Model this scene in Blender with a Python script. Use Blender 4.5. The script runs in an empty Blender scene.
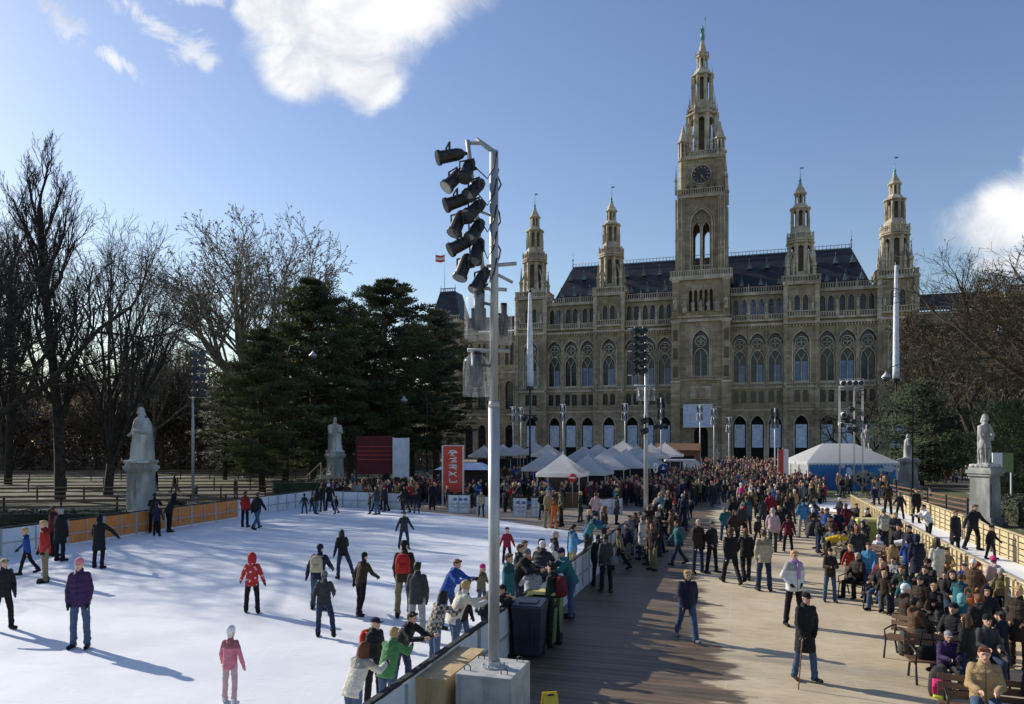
import bpy, bmesh, math, random
from mathutils import Vector, Matrix, Euler, noise
R=math.radians; PI=math.pi
random.seed(7)
sc=bpy.context.scene
COL=sc.collection
CH=4.75; F=750.0; HY=441.0            # eye height, focal length in pixels, horizon row of the photograph
def G(px,fy,z=0.0):                    # ground point seen at a photograph pixel (a real place on the ground)
    D=(CH-z)*F/(fy-HY); return Vector(((px-512)*D/F,D,z))
def AT(px,D,z=0.0): return Vector(((px-512)*D/F,D,z))
# ---------------------------------------------------------------- mesh builder
class MB:
    def __init__(s): s.v=[];s.f=[];s.m=[];s.s=[]
    def add(s,vs,fs,mi=0,sm=False):
        o=len(s.v); s.v.extend([tuple(p) for p in vs])
        for f in fs: s.f.append([i+o for i in f]); s.m.append(mi); s.s.append(sm)
    def quad(s,a,b,c,d,mi=0): s.add([a,b,c,d],[(0,1,2,3)],mi)
    def box(s,x0,x1,y0,y1,z0,z1,mi=0):
        s.add([(x0,y0,z0),(x1,y0,z0),(x1,y1,z0),(x0,y1,z0),(x0,y0,z1),(x1,y0,z1),(x1,y1,z1),(x0,y1,z1)],
              [(0,3,2,1),(4,5,6,7),(0,1,5,4),(1,2,6,5),(2,3,7,6),(3,0,4,7)],mi)
    def obox(s,c,size,rz=0,mi=0,rx=0,taper=1.0):
        M=Matrix.Translation(c)@Matrix.Rotation(rz,4,'Z')@Matrix.Rotation(rx,4,'X')
        a,b,h=[k/2 for k in size]; t=taper
        P=[(-a,-b,-h),(a,-b,-h),(a,b,-h),(-a,b,-h),(-a*t,-b*t,h),(a*t,-b*t,h),(a*t,b*t,h),(-a*t,b*t,h)]
        s.add([M@Vector(p) for p in P],[(0,3,2,1),(4,5,6,7),(0,1,5,4),(1,2,6,5),(2,3,7,6),(3,0,4,7)],mi)
    def tube(s,pts,rads,n=8,mi=0,sm=True,cap=True):
        pts=[Vector(p) for p in pts]
        if not isinstance(rads,(list,tuple)): rads=[rads]*len(pts)
        vs=[];fs=[]; prev=None
        for i,p in enumerate(pts):
            d=(pts[min(i+1,len(pts)-1)]-pts[max(i-1,0)])
            if d.length<1e-9: d=Vector((0,0,1))
            d.normalize()
            if prev is None:
                u=d.orthogonal().normalized()
            else:
                u=prev-d*prev.dot(d)
                u=u.normalized() if u.length>1e-6 else d.orthogonal().normalized()
            prev=u; w=d.cross(u)
            for k in range(n):
                a=2*PI*k/n; vs.append(p+(u*math.cos(a)+w*math.sin(a))*rads[i])
        for i in range(len(pts)-1):
            for k in range(n):
                k2=(k+1)%n; fs.append((i*n+k,i*n+k2,(i+1)*n+k2,(i+1)*n+k))
        if cap: fs.append(tuple(range(n))[::-1]); fs.append(tuple((len(pts)-1)*n+k for k in range(n)))
        s.add(vs,fs,mi,sm)
    def lathe(s,prof,cx=0,cy=0,n=8,rot=0,mi=0,sm=False,sx=1,sy=1):
        vs=[];fs=[]
        for r,z in prof:
            for k in range(n):
                a=rot+2*PI*k/n; vs.append((cx+max(r,.001)*sx*math.cos(a),cy+max(r,.001)*sy*math.sin(a),z))
        for i in range(len(prof)-1):
            for k in range(n):
                k2=(k+1)%n; fs.append((i*n+k,i*n+k2,(i+1)*n+k2,(i+1)*n+k))
        fs.append(tuple(range(n))[::-1]); fs.append(tuple((len(prof)-1)*n+k for k in range(n)))
        s.add(vs,fs,mi,sm)
    def capsule(s,p,q,r1,r2,n=10,mi=0):
        p=Vector(p);q=Vector(q);d=(q-p)
        L=d.length; d=d.normalized() if L>1e-6 else Vector((0,0,1))
        pts=[];rr=[]
        for a in (85,60,35,12): pts.append(p-d*r1*math.sin(R(a)));rr.append(r1*math.cos(R(a)))
        for a in (12,35,60,85): pts.append(q+d*r2*math.sin(R(a)));rr.append(r2*math.cos(R(a)))
        s.tube(pts,rr,n,mi)
    def loft(s,rings,n=14,mi=0,p=2.0):    # rings: (centre, rx, ry, tilt about X)
        vs=[];fs=[]
        for c,rx,ry,t in rings:
            for k in range(n):
                a=2*PI*k/n; ca,sa=math.cos(a),math.sin(a)
                x=rx*math.copysign(abs(ca)**(2/p),ca); y=ry*math.copysign(abs(sa)**(2/p),sa)
                vs.append((c[0]+x,c[1]+y*math.cos(t),c[2]+y*math.sin(t)))
        for i in range(len(rings)-1):
            for k in range(n):
                k2=(k+1)%n; fs.append((i*n+k,i*n+k2,(i+1)*n+k2,(i+1)*n+k))
        fs.append(tuple(range(n))[::-1]); fs.append(tuple((len(rings)-1)*n+k for k in range(n)))
        s.add(vs,fs,mi,True)
    def merge(s,o,M=None,mi=None):
        b=len(s.v); s.v.extend([tuple(M@Vector(p)) for p in o.v] if M else o.v)
        for f,m,q in zip(o.f,o.m,o.s): s.f.append([i+b for i in f]); s.m.append(m if mi is None else mi); s.s.append(q)
    def mesh(s,name,mats):
        me=bpy.data.meshes.new(name); me.from_pydata(s.v,[],s.f)
        if not isinstance(mats,(list,tuple)): mats=[mats]
        for m in mats: me.materials.append(m)
        me.polygons.foreach_set('material_index',s.m); me.polygons.foreach_set('use_smooth',s.s)
        me.update(); return me
    def build(s,name,mats,parent=None,loc=(0,0,0),rz=0):
        o=bpy.data.objects.new(name,s.mesh(name,mats)); COL.objects.link(o)
        o.location=loc; o.rotation_euler=(0,0,rz)
        if parent: o.parent=parent
        return o
LABELS={}
def tag(o,label=None,cat=None,group=None,kind=None):
    if label:
        o['label']=label; LABELS.setdefault(label,[]).append(o)
    if cat: o['category']=cat
    if group: o['group']=group
    if kind: o['kind']=kind
    return o
def empty(name,loc=(0,0,0),rz=0,label=None,cat=None,group=None):
    o=bpy.data.objects.new(name,None); COL.objects.link(o); o.empty_display_size=.3
    o.location=loc; o.rotation_euler=(0,0,rz); return tag(o,label,cat,group)
def inst(me,name,parent=None,loc=(0,0,0),rot=(0,0,0),scale=(1,1,1),color=None):
    o=bpy.data.objects.new(name,me); COL.objects.link(o); o.location=loc; o.rotation_euler=rot; o.scale=scale
    if parent: o.parent=parent
    if color: o.color=(*color,1)
    return o
def copy_tree(o,parent=None,kids=None):
    c=o.copy(); COL.objects.link(c); c.parent=parent
    for ch in list(o.children): copy_tree(ch,c)
    return c
# ---------------------------------------------------------------- node helper
class NT:
    def __init__(s,t): s.t=t; s.n=t.nodes; s.l=t.links
    def new(s,ty,**kw):
        n=s.n.new(ty)
        for k,v in kw.items(): setattr(n,k,v)
        return n
    def put(s,sock,v):
        if hasattr(v,'links') or isinstance(v,bpy.types.NodeSocket): s.l.new(v,sock)
        elif isinstance(v,(tuple,list)):
            sock.default_value=tuple(v) if len(v)!=3 or sock.type=='VECTOR' else (*v,1)
        else: sock.default_value=v
    def m(s,op,a,b=None,c=None,clamp=False):
        n=s.new('ShaderNodeMath',operation=op,use_clamp=clamp); s.put(n.inputs[0],a)
        if b is not None: s.put(n.inputs[1],b)
        if c is not None: s.put(n.inputs[2],c)
        return n.outputs[0]
    def noise(s,vec,scale,detail=4,rough=.55,dist=0,out='Fac'):
        n=s.new('ShaderNodeTexNoise'); n.inputs['Scale'].default_value=scale; n.inputs['Detail'].default_value=detail
        n.inputs['Roughness'].default_value=rough; n.inputs['Distortion'].default_value=dist
        if vec is not None: s.put(n.inputs['Vector'],vec)
        return n.outputs[out]
    def mix(s,f,a,b,bt='MIX'):
        n=s.new('ShaderNodeMix',data_type='RGBA',blend_type=bt); s.put(n.inputs[0],f); s.put(n.inputs[6],a); s.put(n.inputs[7],b)
        return n.outputs[2]
    def ramp(s,f,lo,hi,smooth=True):
        n=s.new('ShaderNodeMapRange'); n.interpolation_type='SMOOTHSTEP' if smooth else 'LINEAR'
        s.put(n.inputs[0],f); s.put(n.inputs[1],lo); s.put(n.inputs[2],hi); return n.outputs[0]
    def obj(s): return s.new('ShaderNodeTexCoord').outputs['Object']
    def map(s,v,scale=(1,1,1),rot=(0,0,0),loc=(0,0,0)):
        n=s.new('ShaderNodeMapping'); s.put(n.inputs[0],v); n.inputs['Scale'].default_value=scale; n.inputs['Rotation'].default_value=rot; n.inputs['Location'].default_value=loc
        return n.outputs[0]
    def bump(s,h,st,dist=.02):
        n=s.new('ShaderNodeBump'); n.inputs['Strength'].default_value=st; n.inputs['Distance'].default_value=dist; s.put(n.inputs['Height'],h); return n.outputs[0]
def mat(name,col=(.5,.5,.5),rough=.8,metal=0,fn=None,spec=None):
    m=bpy.data.materials.new(name); m.use_nodes=True; t=NT(m.node_tree); b=t.n['Principled BSDF']
    b.inputs['Base Color'].default_value=(*col,1); b.inputs['Roughness'].default_value=rough; b.inputs['Metallic'].default_value=metal
    if spec is not None: b.inputs['Specular IOR Level'].default_value=spec
    if fn: fn(t,b)
    return m
def mottled(c1,c2,scale,bump=.3,bd=.02,detail=5,stretch=(1,1,1)):
    def fn(t,b):
        v=t.map(t.obj(),stretch); f=t.noise(v,scale,detail); f2=t.ramp(f,.35,.65)
        t.put(b.inputs['Base Color'],t.mix(f2,c1,c2))
        if bump: t.put(b.inputs['Normal'],t.bump(t.noise(v,scale*5,4),bump,bd))
    return fn
def stonefn(c1,c2,course=.6):
    def fn(t,b):
        o=t.obj(); f=t.ramp(t.noise(o,.12,5,.6),.35,.68); c=t.mix(f,c1,c2)
        st=t.ramp(t.noise(t.map(o,(1.2,1.2,.12)),1.0,5,.65),.5,.75); c=t.mix(t.m('MULTIPLY',st,.55),c,(c1[0]*.45,c1[1]*.45,c1[2]*.45))
        sep=t.new('ShaderNodeSeparateXYZ'); t.put(sep.inputs[0],o)
        fr=t.m('FRACT',t.m('DIVIDE',sep.outputs[2],course)); ln=t.m('LESS_THAN',fr,.09)
        blk=t.new('ShaderNodeTexWhiteNoise',noise_dimensions='3D')
        cmb=t.new('ShaderNodeCombineXYZ'); t.put(cmb.inputs[0],t.m('FLOOR',t.m('DIVIDE',t.m('ADD',sep.outputs[0],sep.outputs[1]),1.1))); t.put(cmb.inputs[2],t.m('FLOOR',t.m('DIVIDE',sep.outputs[2],course)))
        t.put(blk.inputs[0],cmb.outputs[0])
        k=t.m('MULTIPLY_ADD',blk.outputs[0],.46,.76); k=t.m('MULTIPLY',k,t.m('MULTIPLY_ADD',ln,-.3,1))
        mx=t.new('ShaderNodeVectorMath',operation='SCALE'); t.put(mx.inputs[0],c); t.put(mx.inputs[3],k)
        t.put(b.inputs['Base Color'],mx.outputs[0])
        t.put(b.inputs['Normal'],t.bump(t.noise(o,3,4),.4,.1))
    return fn
M={}
M['stone']=mat('stone',rough=.9,fn=stonefn((.27,.215,.14),(.42,.35,.235)))
M['stone_light']=mat('stone_light',rough=.9,fn=stonefn((.40,.345,.255),(.60,.53,.41),.9))
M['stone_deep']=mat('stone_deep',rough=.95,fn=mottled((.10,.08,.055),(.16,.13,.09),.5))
M['slate']=mat('slate',rough=.55,fn=mottled((.016,.018,.026),(.032,.035,.048),.35,.5,.05,stretch=(1,1,3)))
M['lead']=mat('lead',(.16,.22,.26),.5,.3,fn=mottled((.12,.17,.2),(.2,.27,.31),1.5))
M['copper']=mat('copper_green',(.16,.30,.27),.6,.2,fn=mottled((.12,.25,.22),(.22,.38,.33),2))
M['glass']=mat('window_glass',(.02,.024,.032),.16,0,fn=mottled((.012,.014,.02),(.035,.04,.055),.9,.15,.02,detail=2))
M['curtain']=mat('pale_blind',rough=.5,fn=mottled((.13,.19,.30),(.24,.32,.46),.5,0))
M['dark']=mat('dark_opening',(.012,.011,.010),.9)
M['banner']=mat('banner_cloth',rough=.8,fn=mottled((.42,.54,.70),(.62,.70,.80),1.6,.2))
M['gold']=mat('clock_gilt',(.55,.42,.16),.4,.6)
M['clock']=mat('clock_dark',(.03,.03,.04),.5)
M['marble']=mat('marble',rough=.7,fn=mottled((.24,.245,.235),(.60,.60,.57),1.6,.7,.03,stretch=(1,1,.35)))
M['pedestal']=mat('pedestal_stone',rough=.85,fn=mottled((.22,.225,.215),(.44,.44,.42),1.3,.4,.02,stretch=(1,1,.4)))
M['steel']=mat('galvanised_steel',rough=.5,metal=.4,fn=mottled((.34,.35,.36),(.46,.47,.49),6,.15,.004,stretch=(1,1,.25)))
M['white_metal']=mat('white_metal',(.62,.64,.66),.45,.1)
M['black']=mat('black_metal',rough=.45,metal=.2,fn=mottled((.012,.012,.013),(.028,.028,.03),5,.2,.005))
M['black_matte']=mat('black_matte',(.018,.018,.02),.8)
M['lens']=mat('lamp_lens',(.08,.09,.1),.08,.3)
def concfn(t,b):
    o=t.obj(); f=t.ramp(t.noise(o,2.2,8,.65),.35,.7); c=t.mix(f,(.34,.34,.33),(.50,.49,.46))
    st=t.ramp(t.noise(t.map(o,(5,5,.6)),1.2,5,.6),.52,.7); c=t.mix(t.m('MULTIPLY',st,.5),c,(.2,.2,.19))
    pit=t.ramp(t.noise(o,28,2),.68,.74); c=t.mix(t.m('MULTIPLY',pit,.6),c,(.13,.13,.12))
    t.put(b.inputs['Base Color'],c); t.put(b.inputs['Normal'],t.bump(t.noise(o,30,6),.5,.01))
M['concrete']=mat('concrete',rough=.9,fn=concfn)
def woodfn(c1,c2,sx=(1,6,6)):
    def fn(t,b):
        o=t.obj(); f=t.noise(t.map(o,sx),2.0,6,.6,.6); t.put(b.inputs['Base Color'],t.mix(t.ramp(f,.3,.7),c1,c2)); t.put(b.inputs['Normal'],t.bump(f,.35,.01))
    return fn
M['wood']=mat('pale_pine_board',rough=.75,fn=woodfn((.42,.33,.17),(.60,.50,.30)))
M['ply']=mat('plywood',rough=.8,fn=woodfn((.40,.28,.13),(.54,.40,.22),(3,3,.6)))
M['bench_wood']=mat('brown_bench_wood',rough=.6,fn=woodfn((.10,.055,.03),(.20,.11,.06)))
M['hut_wood']=mat('hut_wood',rough=.8,fn=woodfn((.15,.07,.035),(.24,.12,.06)))
def boardfn(base,dirt,amt=.5):
    def fn(t,b):
        o=t.obj(); sp=t.new('ShaderNodeSeparateXYZ'); t.put(sp.inputs[0],o)
        f=t.ramp(t.noise(t.map(o,(1,1,.5)),2.5,7,.7),.45,.72); c=t.mix(t.m('MULTIPLY',f,amt),base,dirt)
        sc_=t.ramp(t.noise(t.map(o,(1.2,1.2,18)),3,3),.6,.68); c=t.mix(t.m('MULTIPLY',sc_,.35),c,dirt)
        t.put(b.inputs['Base Color'],c)
    return fn
M['board_white']=mat('scuffed_white_board',rough=.45,fn=boardfn((.66,.70,.74),(.32,.36,.40)))
M['board_orange']=mat('orange_board',rough=.5,fn=boardfn((.62,.22,.05),(.40,.13,.03),.7))
M['orange_ink']=mat('brown_print',(.30,.10,.03),.6)
M['blue_ink']=mat('blue_print',(.06,.16,.34),.6)
M['dark_ink']=mat('dark_print',(.03,.03,.035),.6)
M['white_ink']=mat('white_print',(.8,.8,.8),.6)
M['red']=mat('red_sign',rough=.5,fn=mottled((.55,.045,.03),(.62,.07,.045),1.2,0))
M['crimson']=mat('crimson_panel',rough=.7,fn=mottled((.075,.004,.012),(.11,.006,.018),1.2,.1))
M['panel_blue']=mat('pale_blue_panel',rough=.5,fn=mottled((.45,.55,.70),(.62,.70,.80),1,0))
def tarpfn(t,b):
    o=t.obj(); f=t.noise(o,1.6,4); t.put(b.inputs['Base Color'],t.mix(t.ramp(f,.3,.7),(.82,.82,.83),(.90,.90,.89)))
    t.put(b.inputs['Normal'],t.bump(t.noise(t.map(o,(1,1,.4)),3.5,3),.6,.06)); b.inputs['Transmission Weight'].default_value=0
M['tarp']=mat('white_tent_canvas',rough=.6,fn=tarpfn)
def trans(m,k,col):
    t=NT(m.node_tree); b=t.n['Principled BSDF']; tl=t.new('ShaderNodeBsdfTranslucent'); tl.inputs[0].default_value=(*col,1); mx=t.new('ShaderNodeMixShader'); mx.inputs[0].default_value=k
    t.l.new(b.outputs[0],mx.inputs[1]); t.l.new(tl.outputs[0],mx.inputs[2]); t.l.new(mx.outputs[0],t.n['Material Output'].inputs[0])
trans(M['tarp'],.6,(.92,.92,.91))
M['tarp_blue']=mat('blue_tent_wall',rough=.6,fn=mottled((.02,.09,.34),(.03,.22,.50),.22,.3,.03,detail=2))
M['motif']=mat('printed_grey_brown',(.33,.27,.22),.7,fn=mottled((.25,.2,.16),(.42,.37,.33),3,0))
M['pale_print']=mat('pale_print',(.5,.58,.72),.7)
M['bin_green']=mat('green_plastic',rough=.45,fn=mottled((.10,.17,.06),(.14,.22,.08),3,.1))
M['bin_dark']=mat('navy_plastic',rough=.4,fn=mottled((.012,.018,.032),(.022,.03,.05),3,.1))
M['lid_yellow']=mat('yellow_lid',(.62,.53,.17),.5)
M['yellow']=mat('yellow_plastic',(.62,.46,.02),.45)
M['olive']=mat('olive_plastic',(.22,.26,.07),.5)
M['foil']=mat('clear_plastic_sheet',(.8,.82,.85),.25)
def foilfn():
    m=M['foil']; t=NT(m.node_tree); b=t.n['Principled BSDF']; tr=t.new('ShaderNodeBsdfTransparent'); mx=t.new('ShaderNodeMixShader')
    out=t.n['Material Output']; f=t.ramp(t.noise(t.map(t.obj(),(4,4,1)),2.2,4,.6,1.0),.35,.75)
    t.put(mx.inputs[0],t.m('MULTIPLY_ADD',f,.24,.04)); t.l.new(tr.outputs[0],mx.inputs[1]); t.l.new(b.outputs[0],mx.inputs[2]); t.l.new(mx.outputs[0],out.inputs[0])
foilfn()
M['sleeve']=mat('white_fabric_sleeve',rough=.6,fn=mottled((.56,.60,.68),(.78,.80,.84),3,.3))
M['bark']=mat('bark_dark',rough=.95,fn=mottled((.022,.018,.015),(.055,.046,.038),2.5,.6,.03))
M['bark_pale']=mat('bark_pale',rough=.9,fn=mottled((.11,.095,.07),(.30,.27,.21),.9,.4,.03))
M['bark_brown']=mat('bark_brown',rough=.95,fn=mottled((.06,.045,.028),(.11,.085,.052),2.5,.5,.03))
M['seed']=mat('dry_seed_clusters',rough=.9,fn=mottled((.07,.045,.03),(.14,.09,.055),.6,0))
M['drygreen']=mat('dry_leaf',rough=.9,fn=mottled((.12,.09,.05),(.20,.155,.09),.4,0))
M['pine']=mat('pine_needles',rough=.7,fn=mottled((.030,.040,.016),(.085,.092,.036),.45,0))
trans(M['pine'],.16,(.09,.11,.04))
M['yew']=mat('yew_needles',rough=.7,fn=mottled((.03,.055,.02),(.07,.10,.035),.5,0))
M['hedge']=mat('hedge_leaf',rough=.8,fn=mottled((.018,.024,.012),(.04,.05,.022),.8,0))
# person materials: colour comes from the garment object itself
def garment(rough,sc_,bs,bd):
    def fn(t,b):
        oi=t.new('ShaderNodeObjectInfo'); o=t.obj(); k=t.m('MULTIPLY_ADD',t.noise(o,sc_,4),.5,.75)
        mx=t.new('ShaderNodeVectorMath',operation='SCALE'); t.put(mx.inputs[0],oi.outputs['Color']); t.put(mx.inputs[3],k)
        t.put(b.inputs['Base Color'],mx.outputs[0]); h=t.noise(t.map(o,(1,1,2.2)),9,3,.5,.8); t.put(b.inputs['Normal'],t.bump(h,bs,bd))
    return fn
def jacketfn(t,b):
    oi=t.new('ShaderNodeObjectInfo'); o=t.obj(); sp=t.new('ShaderNodeSeparateXYZ'); t.put(sp.inputs[0],o); r=oi.outputs['Random']; z=sp.outputs[2]
    k=t.m('MULTIPLY_ADD',t.noise(o,7,5,.6),.7,.62)
    yoke=t.m('MULTIPLY',t.m('GREATER_THAN',z,t.m('MULTIPLY_ADD',r,.25,1.12)),t.m('GREATER_THAN',r,.55)); k=t.m('MULTIPLY',k,t.m('MULTIPLY_ADD',yoke,-.45,1))
    zip_=t.m('MULTIPLY',t.m('LESS_THAN',t.m('ABSOLUTE',sp.outputs[0]),.009),t.m('LESS_THAN',sp.outputs[1],-.05)); k=t.m('MULTIPLY',k,t.m('MULTIPLY_ADD',zip_,-.6,1))
    band=t.m('MULTIPLY',t.m('LESS_THAN',t.m('ABSOLUTE',t.m('SUBTRACT',z,1.16)),.022),t.m('LESS_THAN',r,-1.0))
    mx=t.new('ShaderNodeVectorMath',operation='SCALE'); t.put(mx.inputs[0],oi.outputs['Color']); t.put(mx.inputs[3],k)
    t.put(b.inputs['Base Color'],t.mix(t.m('MULTIPLY',band,.8),mx.outputs[0],(.45,.45,.45))); h=t.noise(t.map(o,(1,1,2.2)),9,4,.55,.9); t.put(b.inputs['Normal'],t.bump(h,.9,.035))
M['cloth']=mat('cloth',rough=.85,fn=garment(.85,6,.7,.03),spec=.25)
M['jacket']=mat('jacket_cloth',rough=.75,fn=jacketfn,spec=.3)
M['hair']=mat('hair',rough=.6,fn=garment(.6,30,.6,.01),spec=.3)
M['skin']=mat('skin',rough=.6,fn=mottled((.50,.29,.20),(.58,.35,.25),9,.1,.003))
M['eye']=mat('eye_dark',(.04,.025,.02),.4)
M['lip']=mat('lip',(.38,.12,.10),.5)
M['blade']=mat('skate_blade',(.6,.62,.65),.25,.9)
def dotfn(t,b):
    oi=t.new('ShaderNodeObjectInfo'); vo=t.new('ShaderNodeTexVoronoi'); vo.inputs['Scale'].default_value=9; t.put(vo.inputs['Vector'],t.obj())
    t.put(b.inputs['Base Color'],t.mix(t.m('LESS_THAN',vo.outputs['Distance'],.30),oi.outputs['Color'],(.75,.45,.42)))
M['cloth_dots']=mat('patterned_cloth',rough=.85,fn=dotfn)
def checkfn(t,b):
    ch=t.new('ShaderNodeTexChecker'); ch.inputs['Scale'].default_value=13; t.put(ch.inputs[0],t.obj()); ch.inputs[1].default_value=(.05,.045,.04,1); ch.inputs[2].default_value=(.34,.30,.25,1)
    t.put(b.inputs['Base Color'],ch.outputs[0])
M['cloth_check']=mat('checked_cloth',rough=.85,fn=checkfn)
# ---------------------------------------------------------------- camera, light, sky
cam=bpy.data.cameras.new('camera'); co=bpy.data.objects.new('camera',cam); COL.objects.link(co); sc.camera=co
co.location=(0,0,CH); co.rotation_euler=(R(90),0,0); cam.sensor_width=36; cam.lens=F/1024*36; cam.shift_y=(HY-352)/1024; cam.clip_end=6000; cam.clip_start=.1
SUN_EL=26; SUN_AZ=57
sd=Vector((-math.sin(R(SUN_AZ))*math.cos(R(SUN_EL)),math.cos(R(SUN_AZ))*math.cos(R(SUN_EL)),math.sin(R(SUN_EL))))
sun=bpy.data.lights.new('sun','SUN'); so=bpy.data.objects.new('sun',sun); COL.objects.link(so)
sun.energy=5.0; sun.angle=R(.55); sun.color=(1,.93,.82); so.rotation_euler=sd.to_track_quat('Z','Y').to_euler(); so.location=(0,0,150)
w=bpy.data.worlds.new('World'); sc.world=w; w.use_nodes=True; t=NT(w.node_tree)
bg=t.n['Background']; sky=t.new('ShaderNodeTexSky',sky_type='NISHITA'); sky.sun_disc=False; sky.sun_elevation=R(SUN_EL); sky.sun_rotation=R(360-SUN_AZ)
sky.air_density=1.25; sky.dust_density=.55; sky.ozone_density=2.2; sky.altitude=200
gen=t.new('ShaderNodeTexCoord').outputs['Generated']; sp=t.new('ShaderNodeSeparateXYZ'); t.put(sp.inputs[0],gen)
dy=t.m('MAXIMUM',sp.outputs[1],.02); U=t.m('DIVIDE',sp.outputs[0],dy); V=t.m('DIVIDE',sp.outputs[2],dy)
cv=t.new('ShaderNodeCombineXYZ'); t.put(cv.inputs[0],U); t.put(cv.inputs[1],V)
n1=t.noise(cv.outputs[0],5.0,12,.66,.5); n2=t.noise(cv.outputs[0],2.2,3,.5)
nz=t.m('MULTIPLY_ADD',n2,.5,t.m('MULTIPLY',n1,1.0))   # ~.25-1.2
def blob(px,py,rx,ry,ang=0,k=1.0):
    u=(px-512)/F; v=(HY-py)/F; a=R(ang)
    du=t.m('SUBTRACT',U,u); dv=t.m('SUBTRACT',V,v)
    p=t.m('DIVIDE',t.m('ADD',t.m('MULTIPLY',du,math.cos(a)),t.m('MULTIPLY',dv,math.sin(a))),rx/F)
    q=t.m('DIVIDE',t.m('SUBTRACT',t.m('MULTIPLY',dv,math.cos(a)),t.m('MULTIPLY',du,math.sin(a))),ry/F)
    d=t.m('SQRT',t.m('ADD',t.m('MULTIPLY',p,p),t.m('MULTIPLY',q,q)))
    return t.m('MULTIPLY',t.m('SUBTRACT',1,d),k)
big=blob(335,20,120,85,-8)
for a in [(365,75,60,45,-20),(415,0,95,60,20),(290,70,50,38,-35),(255,5,30,45)]: big=t.m('MAXIMUM',big,blob(*a))
rt=t.m('MAXIMUM',blob(1000,215,82,54,25),blob(1060,190,60,60))
rt=t.m('MAXIMUM',rt,blob(1000,262,60,22,10,.55))
big=t.m('MAXIMUM',big,rt)
mk=t.ramp(t.m('ADD',t.m('MULTIPLY',big,1.35),t.m('MULTIPLY_ADD',nz,2.1,-1.62)),.0,.72)
wis=blob(62,20,42,20,-52)
for a in [(115,60,38,11,-32),(150,22,75,16,-38),(190,48,28,22,-35),(200,0,40,10),(205,62,14,14)]: wis=t.m('MAXIMUM',wis,blob(*a))
mw=t.ramp(t.m('ADD',wis,t.m('MULTIPLY_ADD',t.noise(cv.outputs[0],16,10,.68,1.2),3.4,-1.75)),.0,1.0)
mw=t.m('MULTIPLY',mw,t.m('GREATER_THAN',wis,-.9)); mw=t.m('MULTIPLY',mw,t.ramp(wis,-.9,.3))
front=t.m('GREATER_THAN',sp.outputs[1],.03)
mk=t.m('MULTIPLY',t.m('MAXIMUM',mk,t.m('MULTIPLY',mw,.75)),front)
shade=t.ramp(t.noise(t.map(cv.outputs[0],(1,1.3,1),loc=(.03,.05,0)),6.5,10,.62,.6),.32,.62)
ccol=t.mix(shade,(5.5,5.8,6.5),(8.4,8.4,8.4))
hs_=t.new('ShaderNodeHueSaturation'); hs_.inputs['Saturation'].default_value=1.08; hs_.inputs['Value'].default_value=1.12; hs_.inputs['Hue'].default_value=.514; t.put(hs_.inputs['Color'],sky.outputs[0]); t.put(bg.inputs['Color'],t.mix(mk,hs_.outputs[0],ccol)); bg.inputs['Strength'].default_value=.115
sc.view_settings.view_transform='Standard'; sc.view_settings.look='None'; sc.view_settings.exposure=.13; sc.view_settings.gamma=1
sc.render.engine='CYCLES'; sc.render.resolution_x=1024; sc.render.resolution_y=704
sc.cycles.max_bounces=6; sc.cycles.transparent_max_bounces=8
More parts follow.
